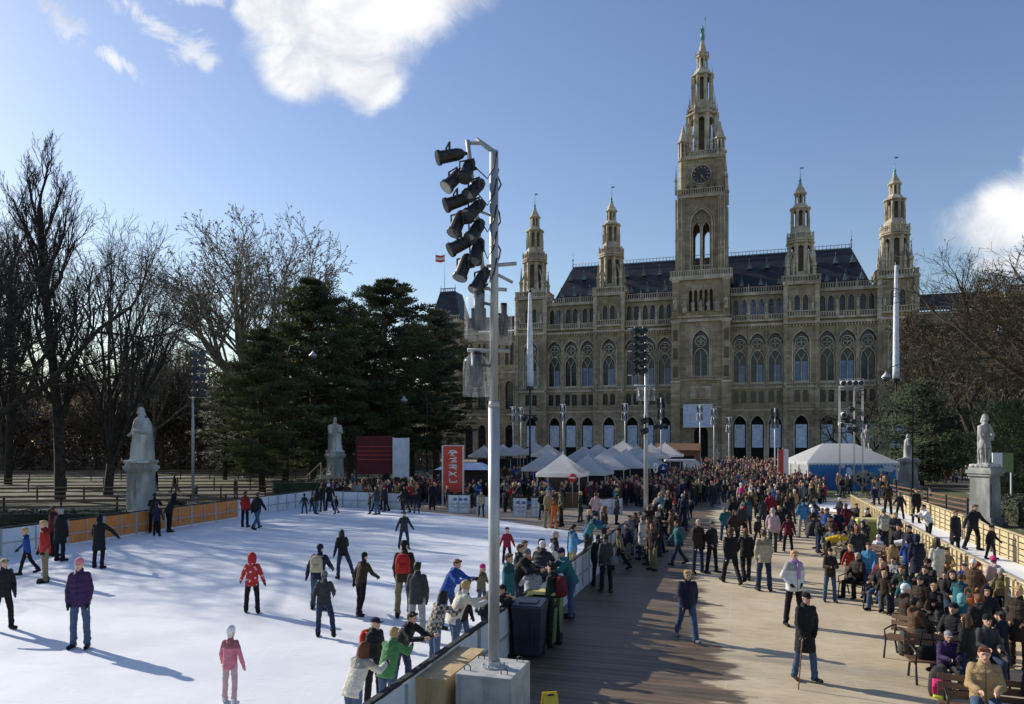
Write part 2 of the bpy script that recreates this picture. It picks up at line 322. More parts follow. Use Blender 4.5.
# ---------------------------------------------------------------- ground sheets
def sheet(name,poly,z,m):
    mb=MB(); mb.add([(x,y,z) for x,y in poly],[tuple(range(len(poly)))]); o=mb.build(name,m); tag(o,kind='structure'); return o
AX=math.atan2(.305,1)   # direction of the square's axis (towards the tower)
def plazafn(t,b):
    o=t.map(t.obj(),rot=(0,0,AX)); sp=t.new('ShaderNodeSeparateXYZ'); t.put(sp.inputs[0],o)
    # across = distance right of the rink boards
    ac=t.m('ADD',sp.outputs[0],4.9); al=sp.outputs[1]
    n=t.noise(o,.6,8,.62); c=t.mix(t.ramp(n,.3,.7),(.48,.38,.235),(.62,.51,.34))
    fine=t.noise(t.map(o,(1,5,1)),2.5,7,.65); c=t.mix(t.m('MULTIPLY',t.ramp(fine,.4,.75),.4),c,(.22,.185,.13))
    # plank rows across the square
    fr=t.m('FRACT',t.m('DIVIDE',al,.24)); ln=t.m('LESS_THAN',fr,.08); c=t.mix(t.m('MULTIPLY',ln,.13),c,(.15,.12,.08))
    wn=t.new('ShaderNodeTexWhiteNoise',noise_dimensions='1D'); t.put(wn.inputs[1],t.m('FLOOR',t.m('DIVIDE',al,.24)))
    k=t.m('MULTIPLY_ADD',wn.outputs[0],.06,.97); mx=t.new('ShaderNodeVectorMath',operation='SCALE'); t.put(mx.inputs[0],c); t.put(mx.inputs[3],k); c=mx.outputs[0]
    j=t.m('LESS_THAN',t.m('FRACT',t.m('DIVIDE',t.m('ADD',ac,.3),2.45)),.012); c=t.mix(t.m('MULTIPLY',j,.4),c,(.55,.5,.4))
    # wet stain and painted-in board shade beside the rink, running to the lower left
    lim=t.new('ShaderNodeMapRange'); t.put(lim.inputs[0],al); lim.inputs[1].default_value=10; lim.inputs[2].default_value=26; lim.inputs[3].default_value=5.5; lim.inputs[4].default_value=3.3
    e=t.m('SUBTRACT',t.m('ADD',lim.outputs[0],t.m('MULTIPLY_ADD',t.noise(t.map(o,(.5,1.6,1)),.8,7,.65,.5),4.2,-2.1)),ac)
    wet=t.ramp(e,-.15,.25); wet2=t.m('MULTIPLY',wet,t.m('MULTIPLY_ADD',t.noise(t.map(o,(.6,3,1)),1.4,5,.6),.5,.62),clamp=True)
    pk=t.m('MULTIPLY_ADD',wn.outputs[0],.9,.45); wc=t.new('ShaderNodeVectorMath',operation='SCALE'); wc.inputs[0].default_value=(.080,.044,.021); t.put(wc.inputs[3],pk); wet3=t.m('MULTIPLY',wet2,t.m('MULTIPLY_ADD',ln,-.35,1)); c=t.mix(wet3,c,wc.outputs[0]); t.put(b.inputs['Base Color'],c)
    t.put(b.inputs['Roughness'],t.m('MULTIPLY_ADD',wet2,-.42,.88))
    pud=t.noise(o,2.0,4)
    t.put(b.inputs['Normal'],t.bump(t.m('ADD',t.m('MULTIPLY',ln,-1),t.m('MULTIPLY',fine,.8)),.35,.012))
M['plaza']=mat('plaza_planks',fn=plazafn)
def icefn(t,b):
    o=t.obj(); n=t.noise(o,.35,7,.6); c=t.mix(t.ramp(n,.3,.7),(.78,.79,.81),(.87,.88,.88))
    s1=t.noise(t.map(o,(.5,5,1),rot=(0,0,.5)),1.6,5,.6,1.5); s2=t.noise(t.map(o,(6,.5,1),rot=(0,0,-.4)),1.2,5,.6,1.2)
    sc_=t.m('MAXIMUM',t.ramp(s1,.60,.66),t.ramp(s2,.61,.67)); c=t.mix(t.m('MULTIPLY',sc_,.45),c,(.93,.94,.95))
    w1=t.ramp(t.noise(t.map(o,(1,2.2,1)),.16,6,.6,.8),.50,.66); c=t.mix(t.m('MULTIPLY',w1,.30),c,(.62,.65,.68)); s3=t.ramp(t.noise(t.map(o,(1.2,9,1),rot=(0,0,1.1)),1.1,6,.6,2.0),.60,.63); c=t.mix(t.m('MULTIPLY',s3,.28),c,(.52,.57,.62)); t.put(b.inputs['Base Color'],c)
    t.put(b.inputs['Roughness'],t.m('MULTIPLY_ADD',n,.4,.28)); t.put(b.inputs['Normal'],t.bump(t.m('ADD',t.noise(o,9,6),t.m('MULTIPLY',sc_,.4)),.12,.006))
M['ice']=mat('scraped_ice',rough=.45,fn=icefn,spec=.35)
def parkfn(t,b):
    o=t.obj(); n=t.noise(o,.5,7,.65); c=t.mix(t.ramp(n,.35,.65),(.035,.028,.019),(.075,.062,.04)); g=t.ramp(t.noise(o,.07,3),.45,.55); c=t.mix(g,c,(.09,.10,.035))
    sn=t.ramp(t.noise(o,.13,7,.65,.8),.60,.64); c=t.mix(sn,c,(.55,.56,.56)); t.put(b.inputs['Base Color'],c); t.put(b.inputs['Normal'],t.bump(t.noise(o,6,6),.6,.05))
M['park']=mat('park_soil_snow',rough=.95,fn=parkfn)
M['ground']=mat('far_paving',rough=.9,fn=mottled((.20,.175,.13),(.30,.265,.20),.4,.3))
sheet('ground',[(-900,-60),(900,-60),(900,1500),(-900,1500)],-.02,M['ground'])
def Lr(y,o=0): return -5.12+.305*y+o        # right rink boards
def Ll(y): return -19.8+.275*(y-29)         # left rink boards
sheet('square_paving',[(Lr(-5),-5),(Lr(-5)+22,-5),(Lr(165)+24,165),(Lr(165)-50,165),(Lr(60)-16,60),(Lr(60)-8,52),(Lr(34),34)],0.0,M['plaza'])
sheet('park_ground_left',[(-400,-20),(Ll(-20)-.3,-20),(Ll(56)-.3,56),(-3,56),(8,120),(8,170),(-400,170)],0.004,M['park'])
sheet('park_ground_right',[(12.9+.31*(4-19.15)+5.2,4),(300,4),(300,170),(Lr(170)+26,170),(Lr(64)+9,64),(12.9+.31*(62-19.15)+5.2,62)],0.004,M['park'])
ICEZ=.3
rk=[(Ll(2)-.0,2),(Lr(2),2),(Lr(33.5),33.5),(3.2,36.5),(-1.8,43.6),(-6.9,48.2),(-13.7,51.2),(Ll(50),50)]
mb=MB(); n=len(rk); mb.add([(x,y,ICEZ) for x,y in rk]+[(x,y,-.01) for x,y in rk],[tuple(range(n))]+[(i,i+n,(i+1)%n+n,(i+1)%n) for i in range(n)])
tag(mb.build('ice_rink',M['ice']),kind='structure')
def deckz(): pass
M['deck']=mat('rubber_deck',rough=.8,fn=mottled((.16,.13,.10),(.24,.20,.155),1.2,.3))
sheet('rink_apron',[(Lr(33.5)-.0,33.6),(Lr(44),44),(-1,50),(-6.9,49.4),(-6.9,48.3),(-1.75,43.7),(3.25,36.6)],.28,M['deck'])
sheet('apron_fill',[(-14,51.4),(-6.9,48.4),(-1,50.2),(8.3,44.1),(14,62),(-6,66)],.02,M['deck'])
# ---------------------------------------------------------------- rink boards: each bay a thing of its own
def board_bay(p,q,face,label,group,h=1.08,zb=0.0,ink=None,back=True,kick=True):
    p=Vector((*p,0));q=Vector((*q,0)); L=(q-p).length; a=math.atan2(q.y-p.y,q.x-p.x)
    e=empty('rink_board',(p.x,p.y,zb),a,label,'rink board',group)
    m=MB(); m.box(.03,L-.03,-.02,.02,.12,h); m.build('panel',face,e)
    m=MB(); m.box(0,.06,-.045,.045,0,h+.03); m.box(L-.06,L,-.045,.045,0,h+.03); m.box(L/2-.02,L/2+.02,-.06,-.021,.1,h-.03); m.box(.06,L-.06,-.05,-.021,.5,.55); m.build('post',M['steel'],e)
    m=MB(); m.box(-.0,L,-.05,.05,h+.032,h+.08); m.build('rail',M['black_matte'] if back else M['white_metal'],e)
    if kick:
        m=MB(); m.box(.03,L-.03,-.035,.035,0,.118); m.build('kick_plate',M['lid_yellow'] if False else M['board_white'],e)
    if ink: ink(e,L,h)
    return e
for i in range(14):
    y0=4+i*2.12; y1=y0+2.10
    if y1>33.8: y1=33.8
    if y0>33: break
    board_bay((Lr(y0),y0),(Lr(y1),y1),M['board_white'],'white rink board by the wooden walkway, '+['nearest of the row, at the bottom edge','beside the plywood crate','beside the concrete block','beside the dark wheelie bin','behind the green wheelie bin','just past the green bin','where the teal jacket stands','second past the teal jacket','third past the teal jacket','in front of the fawn boots','behind the blue jacket','third from the far end','second from the far end','at the far end of the row'][i],'white boards along the walkway')
def waves(e,L,h):
    m=MB(); random.seed(5)
    for k in range(3):
        z=.35+.22*k; pts=[(L*(.15+.7*s/14),-.026,z+.05*math.sin(s*1.1+k)) for s in range(15)]; m.tube(pts,.018,4)
    m.lathe([(.001,-.01),(.16,0),(.001,.01)],0,0,12)
    m.v=[(v[0],v[1],v[2]) for v in m.v]
    m2=MB(); 
    for k in range(3): m.box(L*.25+k*.35,L*.25+k*.35+.22,-.03,-.024,.75,.92)
    m.build('printed_emblem',M['blue_ink'],e)
def orange_ink(e,L,h):
    m=MB(); random.seed(int(L*1000)+int(e.location.y*7)); x=.2
    while x<L-.3:
        w_=random.uniform(.14,.26); z1=random.uniform(.70,.86); m.box(x,x+w_*.35,.022,.028,.36,z1); m.box(x+w_*.35,x+w_,.022,.028,.36+random.choice([0,.2]),.36+random.uniform(.3,.45)); x+=w_+random.uniform(.05,.16)
    m.build('printed_lettering',M['orange_ink'],e)
def dark_dots(e,L,h):
    m=MB()
    for k,z in enumerate((.85,.6,.36)): m.lathe([(.001,-.006),(.10-.01*k,-.004),(.001,.006)],0,0,10)
    m=MB()
    for k,z in enumerate((.85,.6,.36)):
        c=Vector((L*.62-.12*k,-.028,z)); m.add([c+Vector((-.12,0,-.04)),c+Vector((.12,0,-.04)),c+Vector((.06,0,.06)),c+Vector((-.07,0,.06))],[(0,1,2,3)])
    m.build('printed_mark',M['dark_ink'],e)
ys=[14.5,17.5,20.5,23.5,26.2,29,32]
for i in range(len(ys)-1):
    a,b=ys[i],ys[i+1]
    if i<3: continue
    board_bay((Ll(a),a),(Ll(b),b),M['board_white'],['','','','white rink board at the left edge, mostly out of frame','white rink board with dark marks, left of the boy in blue','white rink board behind the red jacket boy, meeting the orange'][i],'white boards at the left end of the rink',zb=ICEZ-.05,ink=dark_dots if i in (4,) else None)
og=['nearest orange rink board, by the black-coated skater','second orange rink board, left of the marble statue','orange rink board in front of the marble statue','orange rink board right of the marble statue','orange rink board at the foot of the floodlight mast','last orange rink board, next to the red jacket']
yy=[32+ (43.3-32)*k/6 for k in range(7)]
for i in range(6): board_bay((Ll(yy[i]),yy[i]),(Ll(yy[i+1]),yy[i+1]),M['board_orange'],og[i],'orange boards on the far left side',zb=ICEZ-.05,ink=orange_ink)
wl=['white rink board beside the couple skating, next to the orange ones','white rink board before the dark hedge, second past the orange','white rink board third past the orange ones','white rink board at the far left corner of the ice']
yy=[43.3+(51.2-43.3)*k/4 for k in range(5)]
for i in range(4): board_bay((Ll(yy[i]),yy[i]),(Ll(yy[i+1]),yy[i+1]),M['board_white'],wl[i],'white boards at the far left corner',zb=ICEZ-.05)
far=[(-13.6,51.4),(-11.4,50.6),(-9.2,49.7),(-7.1,48.7)]
fl=['pale rink board behind the two people in black at the far corner','pale rink board behind the grey blue jacket at the far side','pale rink board behind the far group of skaters']
for i in range(3): board_bay(far[i],far[i+1],M['board_white'],fl[i],'pale boards across the far side',zb=ICEZ-.05)
P=[G(448,512,.3),G(470,512.5,.3)]
board_bay((P[0].x,P[0].y),(P[1].x,P[1].y),M['board_white'],'white board with blue wave print below the red banner sign','boards by the rink entrance',zb=.28,ink=waves)
for a,b,l,ik in [((513,516),(527,516.5),'white board with a blue print, at the rink entrance',waves),((531,516),(541,516),'plain narrow white board at the rink entrance',None),((543,515),(549,514),'very narrow white board right of the plain one',None),((477,514),(489,514.5),'white board left of the tall pole at the rink entrance',None)]:
    p,q=G(*a,.3),G(*b,.3); board_bay((p.x,p.y),(q.x,q.y),M['board_white'],l,'boards by the rink entrance',zb=.28,ink=ik)
p,q=G(601,517),G(622,515); board_bay((p.x,p.y),(q.x,q.y),M['board_white'],'pale blue white board standing behind the men at the gate','boards by the gate')
# boards beyond the gate to the far end
for i in range(4):
    y0=34.6+i*2.3; board_bay((Lr(y0),y0),(Lr(y0+2.28),y0+2.28),M['board_white'],'grey rink board half hidden by people, '+['nearest past the bend','second past the bend','third past the bend','furthest towards the mast'][i],'boards past the bend')
# ---------------------------------------------------------------- wooden skating path on the right
def Pf(y): return 12.9+.31*(y-19.15)
m=MB(); pts=[(Pf(6)+.1,6),(Pf(6)+3.3,6),(Pf(50)+3.3,50),(Pf(56)+1.0,56),(Pf(56)-3,56),(Pf(48)+.1,48)]; k=len(pts)
m.add([(x,y,.15) for x,y in pts]+[(x,y,-.01) for x,y in pts],[tuple(range(k))]+[(i,i+k,(i+1)%k+k,(i+1)%k) for i in range(k)]); tag(m.build('ice_path',M['ice']),kind='structure')
def fence(p,q,label,group,h=1.15,slats=5,posts=5,side=-1):
    p=Vector((*p,0));q=Vector((*q,0)); L=(q-p).length; a=math.atan2(q.y-p.y,q.x-p.x); e=empty('wooden_fence',p,a,label,'fence',group)
    m=MB(); g=h/slats
    for k in range(slats): m.box(.0,L-.015,-.012+.003*(k%2),.012,.04+k*g,.04+k*g+g*.80)
    m.build('slat_panel',M['wood'],e)
    for k in range(posts):
        m=MB(); x=L*(k+.15)/posts; m.box(x,x+.055,side*.016-.035 if side<0 else .014,side*.016 if side<0 else .06,0,h+.0); m.build('fence_post',M['wood'],e)
    m=MB(); m.box(0,L-.015,-.055,.055,h+.045,h+.085); m.build('rail',M['wood'],e)
    return e
fn_=['nearest the bottom right corner','behind the pink hat child','beside the green jacket child','behind the teal jacket','behind the big navy coat','second past the navy coat','third past the navy coat','behind the seated crowd','nearing the olive container','next to the olive container','beyond the olive container','last bay before the marquee']
for i in range(12):
    y0=12+i*3.1; fence((Pf(y0),y0),(Pf(y0+3.1),y0+3.1),'slatted fence bay, plaza side of the ice path, '+fn_[i],'fence on the plaza side of the ice path',posts=6,side=1)
fo=['at the right edge of the frame','behind the skating boy','behind the two men skating','below the right hand statue','left of the statue plinth','where the path curves off','further along the curve','last one you can see']
for i in range(8):
    y0=24+i*3.1; fence((Pf(y0)+3.4,y0),(Pf(y0+3.1)+3.4,y0+3.1),'slatted fence bay, park side of the ice path, '+fo[i],'fence on the park side of the ice path',posts=3,side=1)
# ---------------------------------------------------------------- city hall
def arch_pts(cx,w,spring,h,n=7):
    Rr=(w*w/4+h*h)/w; L=[]
    a1=math.acos(max(-1,min(1,(Rr-w/2)/Rr)))
    for i in range(n+1):
        a=PI-a1*i/n if True else 0
        L.append((cx-w/2+Rr+Rr*math.cos(a),spring+Rr*math.sin(a)))
    Rt=[(2*cx-x,z) for x,z in L[:-1]][::-1]
    return L+Rt
def arch_wall(mb,x0,x1,z0,z1,ops,y=0.0,depth=.6,mi=0,T=None,nn=6):
    """wall strip with arched holes; ops=(cx,w,sill,spring,h)"""
    T=T or (lambda x,y,z:(x,y,z))
    ops=sorted(ops); b=[x0]+[(ops[i][0]+ops[i+1][0])/2 for i in range(len(ops)-1)]+[x1]
    def q(P): mb.add([T(*p) for p in P],[tuple(range(len(P)))],mi)
    for i,(cx,w,s,sp_,h) in enumerate(ops):
        a,c=b[i],b[i+1]; l,r=cx-w/2,cx+w/2
        q([(a,y,z0),(l,y,z0),(l,y,sp_),(a,y,sp_)]); q([(r,y,z0),(c,y,z0),(c,y,sp_),(r,y,sp_)])
        q([(a,y,sp_),(l,y,sp_),(l,y,z1),(a,y,z1)]); q([(r,y,sp_),(c,y,sp_),(c,y,z1),(r,y,z1)])
        if s>z0+.001: q([(l,y,z0),(r,y,z0),(r,y,s),(l,y,s)])
        A=arch_pts(cx,w,sp_,h,nn)
        for k in range(len(A)-1):
            (xa,za),(xb,zb)=A[k],A[k+1]; q([(xa,y,za),(xb,y,zb),(xb,y,z1),(xa,y,z1)]); q([(xa,y,za),(xa,y+depth,za),(xb,y+depth,zb),(xb,y,zb)])
        q([(l,y,s),(l,y+depth,s),(l,y+depth,sp_),(l,y,sp_)]); q([(r,y,sp_),(r,y+depth,sp_),(r,y+depth,s),(r,y,s)]); q([(l,y,s),(r,y,s),(r,y+depth,s),(l,y+depth,s)])
def arch_ring(mb,cx,w,sill,spring,h,y,r,mi=0,n=7,T=None,legs=True):
    A=[(x,y,z) for x,z in arch_pts(cx,w,spring,h,n)]
    if legs: A=[(cx-w/2,y,sill)]+A+[(cx+w/2,y,sill)]
    if T: A=[T(*p) for p in A]
    mb.tube(A,r,4,mi,False)
def ring(mb,cx,cz,rad,y,r,n=12,mi=0):
    mb.tube([(cx+rad*math.cos(2*PI*k/n),y,cz+rad*math.sin(2*PI*k/n)) for k in range(n+1)],r,4,mi,False,False)
def balus(mb,x0,x1,y,z,h=1.2,step=.55,w=.2,mi=0,T=None):
    T=T or (lambda a,b,c:(a,b,c)); 
    def bx(a,b,c,d,e,f):
        P=[(a,c,e),(b,c,e),(b,d,e),(a,d,e),(a,c,f),(b,c,f),(b,d,f),(a,d,f)]
        mb.add([T(*p) for p in P],[(0,3,2,1),(4,5,6,7),(0,1,5,4),(1,2,6,5),(2,3,7,6),(3,0,4,7)],mi)
    bx(x0,x1,y-.16,y+.16,z,z+.16); bx(x0,x1,y-.18,y+.18,z+h-.18,z+h)
    n=max(1,int((x1-x0)/step))
    for k in range(n):
        x=x0+(k+.5)*(x1-x0)/n; bx(x-w/2,x+w/2,y-.09,y+.09,z+.16,z+h-.18)
def pinn(mb,x,y,z,w,h,mi=0):
    mb.lathe([(w*.7,z),(w*.7,z+h*.45)],x,y,4,PI/4,mi); mb.lathe([(w*.95,z+h*.45),(w*.95,z+h*.5),(w*.55,z+h*.56),(w*.12,z+h*.93),(w*.25,z+h*.95),(w*.05,z+h)],x,y,4,PI/4,mi)
def figure(mb,x,y,z,h,mi=0):
    s=h/1.8; prof=[(.30,0),(.27,.35),(.23,.75),(.21,.95),(.27,1.2),(.25,1.4),(.09,1.48),(.12,1.56),(.12,1.68),(.04,1.8)]
    mb.lathe([(r*s,z+q*s) for r,q in prof],x,y,7,.3,mi,True,1,.8); mb.obox((x-.22*s,y-.12*s,z+1.05*s),(.14*s,.18*s,.5*s),.2,mi)
U0=Vector((42.5,168,0)); UR=math.atan2(-.2995,.954)
hall=empty('city_hall',U0,UR,'Gothic stone city hall with tall clock tower and four spires across the far end','town hall')
ST,SL,SD=0,1,2
HM=[M['stone'],M['stone_light'],M['stone_deep']]
wall=MB(); trim=MB()
def section(x0,x1,bays,y,z_top=37.2,tower=False):
    ops=[(b,2.7,0.2,8.3,2.0) for b in bays]; arch_wall(wall,x0,x1,0,11.6,ops,y,1.2)
    mz=[(b+dx,1.15,13.1,15.4,.3) for b in bays for dx in (-.85,.85)]; arch_wall(wall,x0,x1,11.6,16.4,mz,y,.5,nn=2)
    arch_wall(wall,x0,x1,16.4,30.0,[(b,3.3,17.3,26.0,2.3) for b in bays],y,.9)
    yt=y+(1.3 if not tower else .0)
    arch_wall(wall,x0,x1,30.0,z_top,[(b+dx,1.15,32.4,35.2,.9) for b in bays for dx in (-.85,.85)],yt,.6,nn=3)
    if not tower: wall.box(x0,x1,y,yt+.02,29.98,30.9)
    # string courses and cornices
    for z,h,pr in ((11.4,.35,.22),(16.2,.3,.25),(29.9,.5,.55),(30.9 if not tower else 31.2,.25,.7)): trim.box(x0-.0,x1+.0,y-pr,y+.3,z,z+h,SL)
    n=int((x1-x0)/.6)
    for k in range(n):
        x=x0+(k+.5)*(x1-x0)/n; trim.box(x-.13,x+.13,y-.4,y-.002,29.4,29.9,SL)
    trim.box(x0,x1,yt-.5,yt+.3,z_top-.25,z_top+.3,SL)
    balus(trim,x0,x1,y-.45,31.16 if not tower else 31.46,1.25,.5,.2,SL)
    balus(trim,x0,x1,yt-.3,z_top+.3,1.3,.5,.2,SL)
    balus(trim,x0,x1,y-.16,16.5,.8,.5,.2,SL)
    for b in bays:
        arch_ring(trim,b,2.95,.2,8.3,2.15,y-.05,.16,SL); arch_ring(trim,b,3.6,17.2,26.0,2.5,y-.06,.17,SL); 
        for dx in (-.85,.85): arch_ring(trim,b+dx,1.3,32.4,35.2,1.0,yt-.05,.09,SL,3)
    eds=[x0]+[(bays[i]+bays[i+1])/2 for i in range(len(bays)-1)]+[x1]
    for x in eds[1:-1]:
        trim.box(x-.22,x+.22,y-.35,y-.001,16.5,29.4,ST); trim.box(x-.35,x+.35,y-.75,y-.3,30.9,32.9,SL); figure(trim,x,y-.55,32.9,2.0,SL); pinn(trim,x,yt-.3,z_top+.3,.35,2.2,SL)
for s in (-1,1):
    def sx(a,b,bs): 
        return (a,b,bs) if s>0 else (-b,-a,[-q for q in bs][::-1])
    section(*sx(6.2,17.6,[8.15,11.85,15.55]),0)
    section(*sx(17.6,24.0,[20.8]),-.9,38.6,True)
    section(*sx(24.0,36.0,[26.0,30.0,34.0]),0)
    section(*sx(36.0,42.9,[39.4]),-1.4,38.6,True)
    # tower bay sides and buttresses
    for a,b,y in ((17.6,24.0,-.9),(36.0,42.9,-1.4)):
        for x in (a,b):
            X=s*x; wall.box(X-.02,X+.02,y,7,0,38.6); 
            trim.box(X-.45,X+.45,y-.35,y+.5,0,16.2,ST); trim.box(X-.4,X+.4,y-.3,y+.5,16.55,29.9,ST); trim.lathe([(.5,30),(.5,38.2),(.7,38.4),(.7,38.9)],X,y-.1,8,PI/8,SL)
            figure(trim,X+.9*(1 if X<s*(a+b)/2 else -1),y-.4,32.7,2.1,SL)
    # wing
    y=12.0; a,b=43.0,62; bays=[45.2,49.0,52.8,56.6,60.2]; X0,X1,BS=sx(a,b,bays)
    arch_wall(wall,X0,X1,0,11.6,[(q,2.3,.2,7.6,1.4) for q in BS],y,.9); arch_wall(wall,X0,X1,11.6,22.5,[(q,2.2,13,19,1.4) for q in BS],y,.7); arch_wall(wall,X0,X1,22.5,33,[(q+d,.9,24.5,29.5,.8) for q in BS for d in (-.7,.7)],y,.5,nn=3)
    for z in (11.4,22.3,32.6): trim.box(X0,X1,y-.4,y+.2,z,z+.45,SL)
    balus(trim,X0,X1,y-.3,33.05,1.2,.6,.22,SL)
    for q in BS: arch_ring(trim,q,2.4,13,19,1.5,y-.05,.13,SL); arch_ring(trim,q,2.5,.2,7.6,1.5,y-.05,.13,SL)
    X0,X1,_=sx(62,70.5,[]); arch_wall(wall,X0,X1,0,36,[((X0+X1)/2+d,2.0,17,28,1.4) for d in (-1.8,1.8)],y-2,.8)
    wall.box(X0,X0+.05,y-2,y+12,0,36); wall.box(X1-.05,X1,y-2,y+12,0,36); trim.box(X0-.3,X1+.3,y-2.4,y+12,35.8,36.5,SL); balus(trim,X0,X1,y-2.1,36.5,1.2,.6,.2,SL)
# body behind the facades
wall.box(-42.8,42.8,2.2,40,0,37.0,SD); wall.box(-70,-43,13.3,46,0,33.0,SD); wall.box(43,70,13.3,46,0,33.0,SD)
wall.box(-70.4,-70.3,10.2,46,0,36,ST); wall.box(70.3,70.4,10.2,46,0,36,ST)
tag(wall.build('wall',HM,hall)); trim.build('stone_trim',HM,hall)
# panes
pn=MB(); 
def glaz(x,y,w,z0,z1,mi): pn.box(x-w/2,x+w/2,y,y+.05,z0,z1,mi)
allb=[(s*b,0) for s in (-1,1) for b in (8.15,11.85,15.55,26,30,34)]+[(s*20.8,-.9) for s in (-1,1)]+[(s*39.4,-1.4) for s in (-1,1)]
for s in (-1,1):
    for q in (45.2,49.0,52.8,56.6,60.2): glaz(s*q,12.68,2.2,13,20.4,0); glaz(s*q,12.85,2.3,.2,9,0); [glaz(s*q+d,12.48,.9,24.5,30.3,0) for d in (-.7,.7)]
    for d in (-1.8,1.8): glaz(s*66.25+d,10.78,2,17,29.4,0)
pn.build('wing_glazing',[M['glass']],hall)
wm=MB(); pm=MB(); pm2=MB(); r_=random.Random(3)
# main window: tracery in stone, panes behind
T_=MB(); arch_ring(T_,0,2.9,17.3,22.4,2.3,.25,.16,0); T_.tube([(0,.28,17.3),(0,.28,22.2)],.13,4,0,False)
T_.tube([(0,.28,22.2),(-.75,.28,23.6)],.1,4,0,False); T_.tube([(0,.28,22.2),(.75,.28,23.6)],.1,4,0,False)
ring(T_,0,26.0,1.22,.3,.14); [ring(T_,.58*math.cos(a),26.0+.58*math.sin(a),.42,.32,.07,8) for a in (PI/4,3*PI/4,5*PI/4,7*PI/4)]
T_.box(-1.65,1.65,.5,.62,24.55,24.8); T_.box(-1.64,1.64,.30,.62,17.3,17.7)
for sgn in (-1,1): T_.add([(sgn*1.64,.42,22.8),(sgn*1.64,.42,26.2),(sgn*.95,.42,24.9)],[(0,1,2)])
tm=T_.mesh('tracery',M['stone_light'])
P_=MB(); P_.box(-1.62,1.62,.75,.8,17.3,28.4); 
pgl=P_.mesh('pane',M['glass']); 
C_=MB(); C_.box(-1.3,-.12,.66,.70,17.35,21.9); C_.box(.12,1.3,.66,.70,17.35,21.9); cb=C_.mesh('blind',M['curtain']); 
C_=MB(); C_.box(-.3,1.1,.66,.70,17.35,21.4); cb2=C_.mesh('blind',M['curtain'])
for i,(x,y) in enumerate(allb):
    wn=inst(tm,'arched_window',hall,(x,y,0)); inst(pgl,'pane',wn); 
    if r_.random()<.85: inst(r_.choice([cb,cb,cb2]),'blind',wn)
Mz=MB(); Mz.box(-.57,.57,.3,.34,13.1,15.75); Mz.box(-.04,.04,.22,.3,13.1,15.6,1); Mz.box(-.57,.57,.22,.3,14.5,14.58,1); mzm=Mz.mesh('mezzanine_window',[M['glass'],M['stone_deep']])
Tz=MB(); Tz.box(-.57,.57,.4,.44,32.4,36.1); Tz.box(-.05,.05,.3,.4,32.4,36,1); Tz.box(-.57,.57,.3,.4,34.8,34.9,1); tzm=Tz.mesh('upper_window',[M['curtain'],M['stone_deep']]); tzg=Tz.mesh('upper_window',[M['glass'],M['stone_deep']])
for i,(x,y) in enumerate(allb):
    tw=abs(y)>0
    for d in (-.85,.85): inst(mzm,'mezzanine_window',hall,(x+d,y,0)); inst(r_.choice([tzm,tzg,tzg]),'upper_window',hall,(x+d,y+(0 if tw else 1.3),0))
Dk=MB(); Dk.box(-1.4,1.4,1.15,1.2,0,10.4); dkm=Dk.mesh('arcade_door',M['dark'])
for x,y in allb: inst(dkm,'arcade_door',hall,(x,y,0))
# banners in the arcade: hung things
for i,(x,y) in enumerate(sorted(allb)):
    e=empty('arcade_banner',U0+Matrix.Rotation(UR,3,'Z')@Vector((x,y+.25,0)),UR,None,'banner','pale blue banners hung in the arcade')
    side='left' if x<0 else 'right'; k=[i for i,_ in enumerate([b for b in sorted(allb) if (b[0]<0)==(x<0)])]
    ordn=['furthest from','eighth from','seventh from','sixth from','fifth from','fourth from','third from','second from','next to']
    idx=sorted([abs(b[0]) for b in allb if (b[0]<0)==(x<0)]).index(abs(x)); names=['nearest','second','third','fourth','fifth','sixth','seventh','outermost']
    tag(e,'pale blue banner in an arcade arch, %s one to the %s of the clock tower'%(names[idx],side))
    m=MB(); m.box(-1.12,1.12,-.03,.03,3.3,8.35); m.build('cloth',M['banner'],e); m=MB(); m.tube([(-1.25,0,8.4),(1.25,0,8.4)],.06,6); m.build('rod',M['black'],e)
    m=MB(); [m.box(-.7+q*.35,-.5+q*.35,-.045,-.034,7.7,7.9) for q in range(4)]; m.build('print',M['blue_ink'],e)
# roof
rf=MB(); e0,e1=35.2,32.2
rf.add([(-e0,3,38.0),(e0,3,38.0),(e1,12,48.4),(-e1,12,48.4),(-e0,21,38.0),(e0,21,38.0)],[(0,1,2,3),(1,5,2),(5,4,3,2),(4,0,3)])
rf.box(-42.5,-35.3,2.5,30,37,38.2); rf.box(35.3,42.5,2.5,30,37,38.2)
roof=rf.build('roof',M['slate'],hall)
for s in (-1,1):
    wr=MB()
    a,b=(43,62) if s>0 else (-62,-43); wr.add([(a,12.5,33.6),(b,12.5,33.6),(b,15,37.6),(a,15,37.6),(a,25,37.6),(b,25,37.6)],[(0,1,2,3),(3,2,5,4)])
    wr.build('wing_roof',M['slate'],hall); wr=MB(); zR=38.2 if s>0 else 44.4; a,b=(62,70.5) if s>0 else (-70.5,-62); wr.add([(a,10.2,36.6),(b,10.2,36.6),(b,19,36.6),(a,19,36.6),(a+2,12.2,zR),(b-2,12.2,zR),(b-2,17,zR),(a+2,17,zR)],[(0,1,5,4),(1,2,6,5),(2,3,7,6),(3,0,4,7),(4,5,6,7)]); wr.build('pavilion_roof',M['slate'],hall)
cr=MB(); cr.box(-e1,e1,11.95,12.05,48.35,48.6); cr.tube([(-e1,12,49.3),(e1,12,49.3)],.07,4)
k=-e1
while k<=e1: cr.tube([(k,12,48.5),(k,12,49.6)],[.1,.03],4); k+=.8
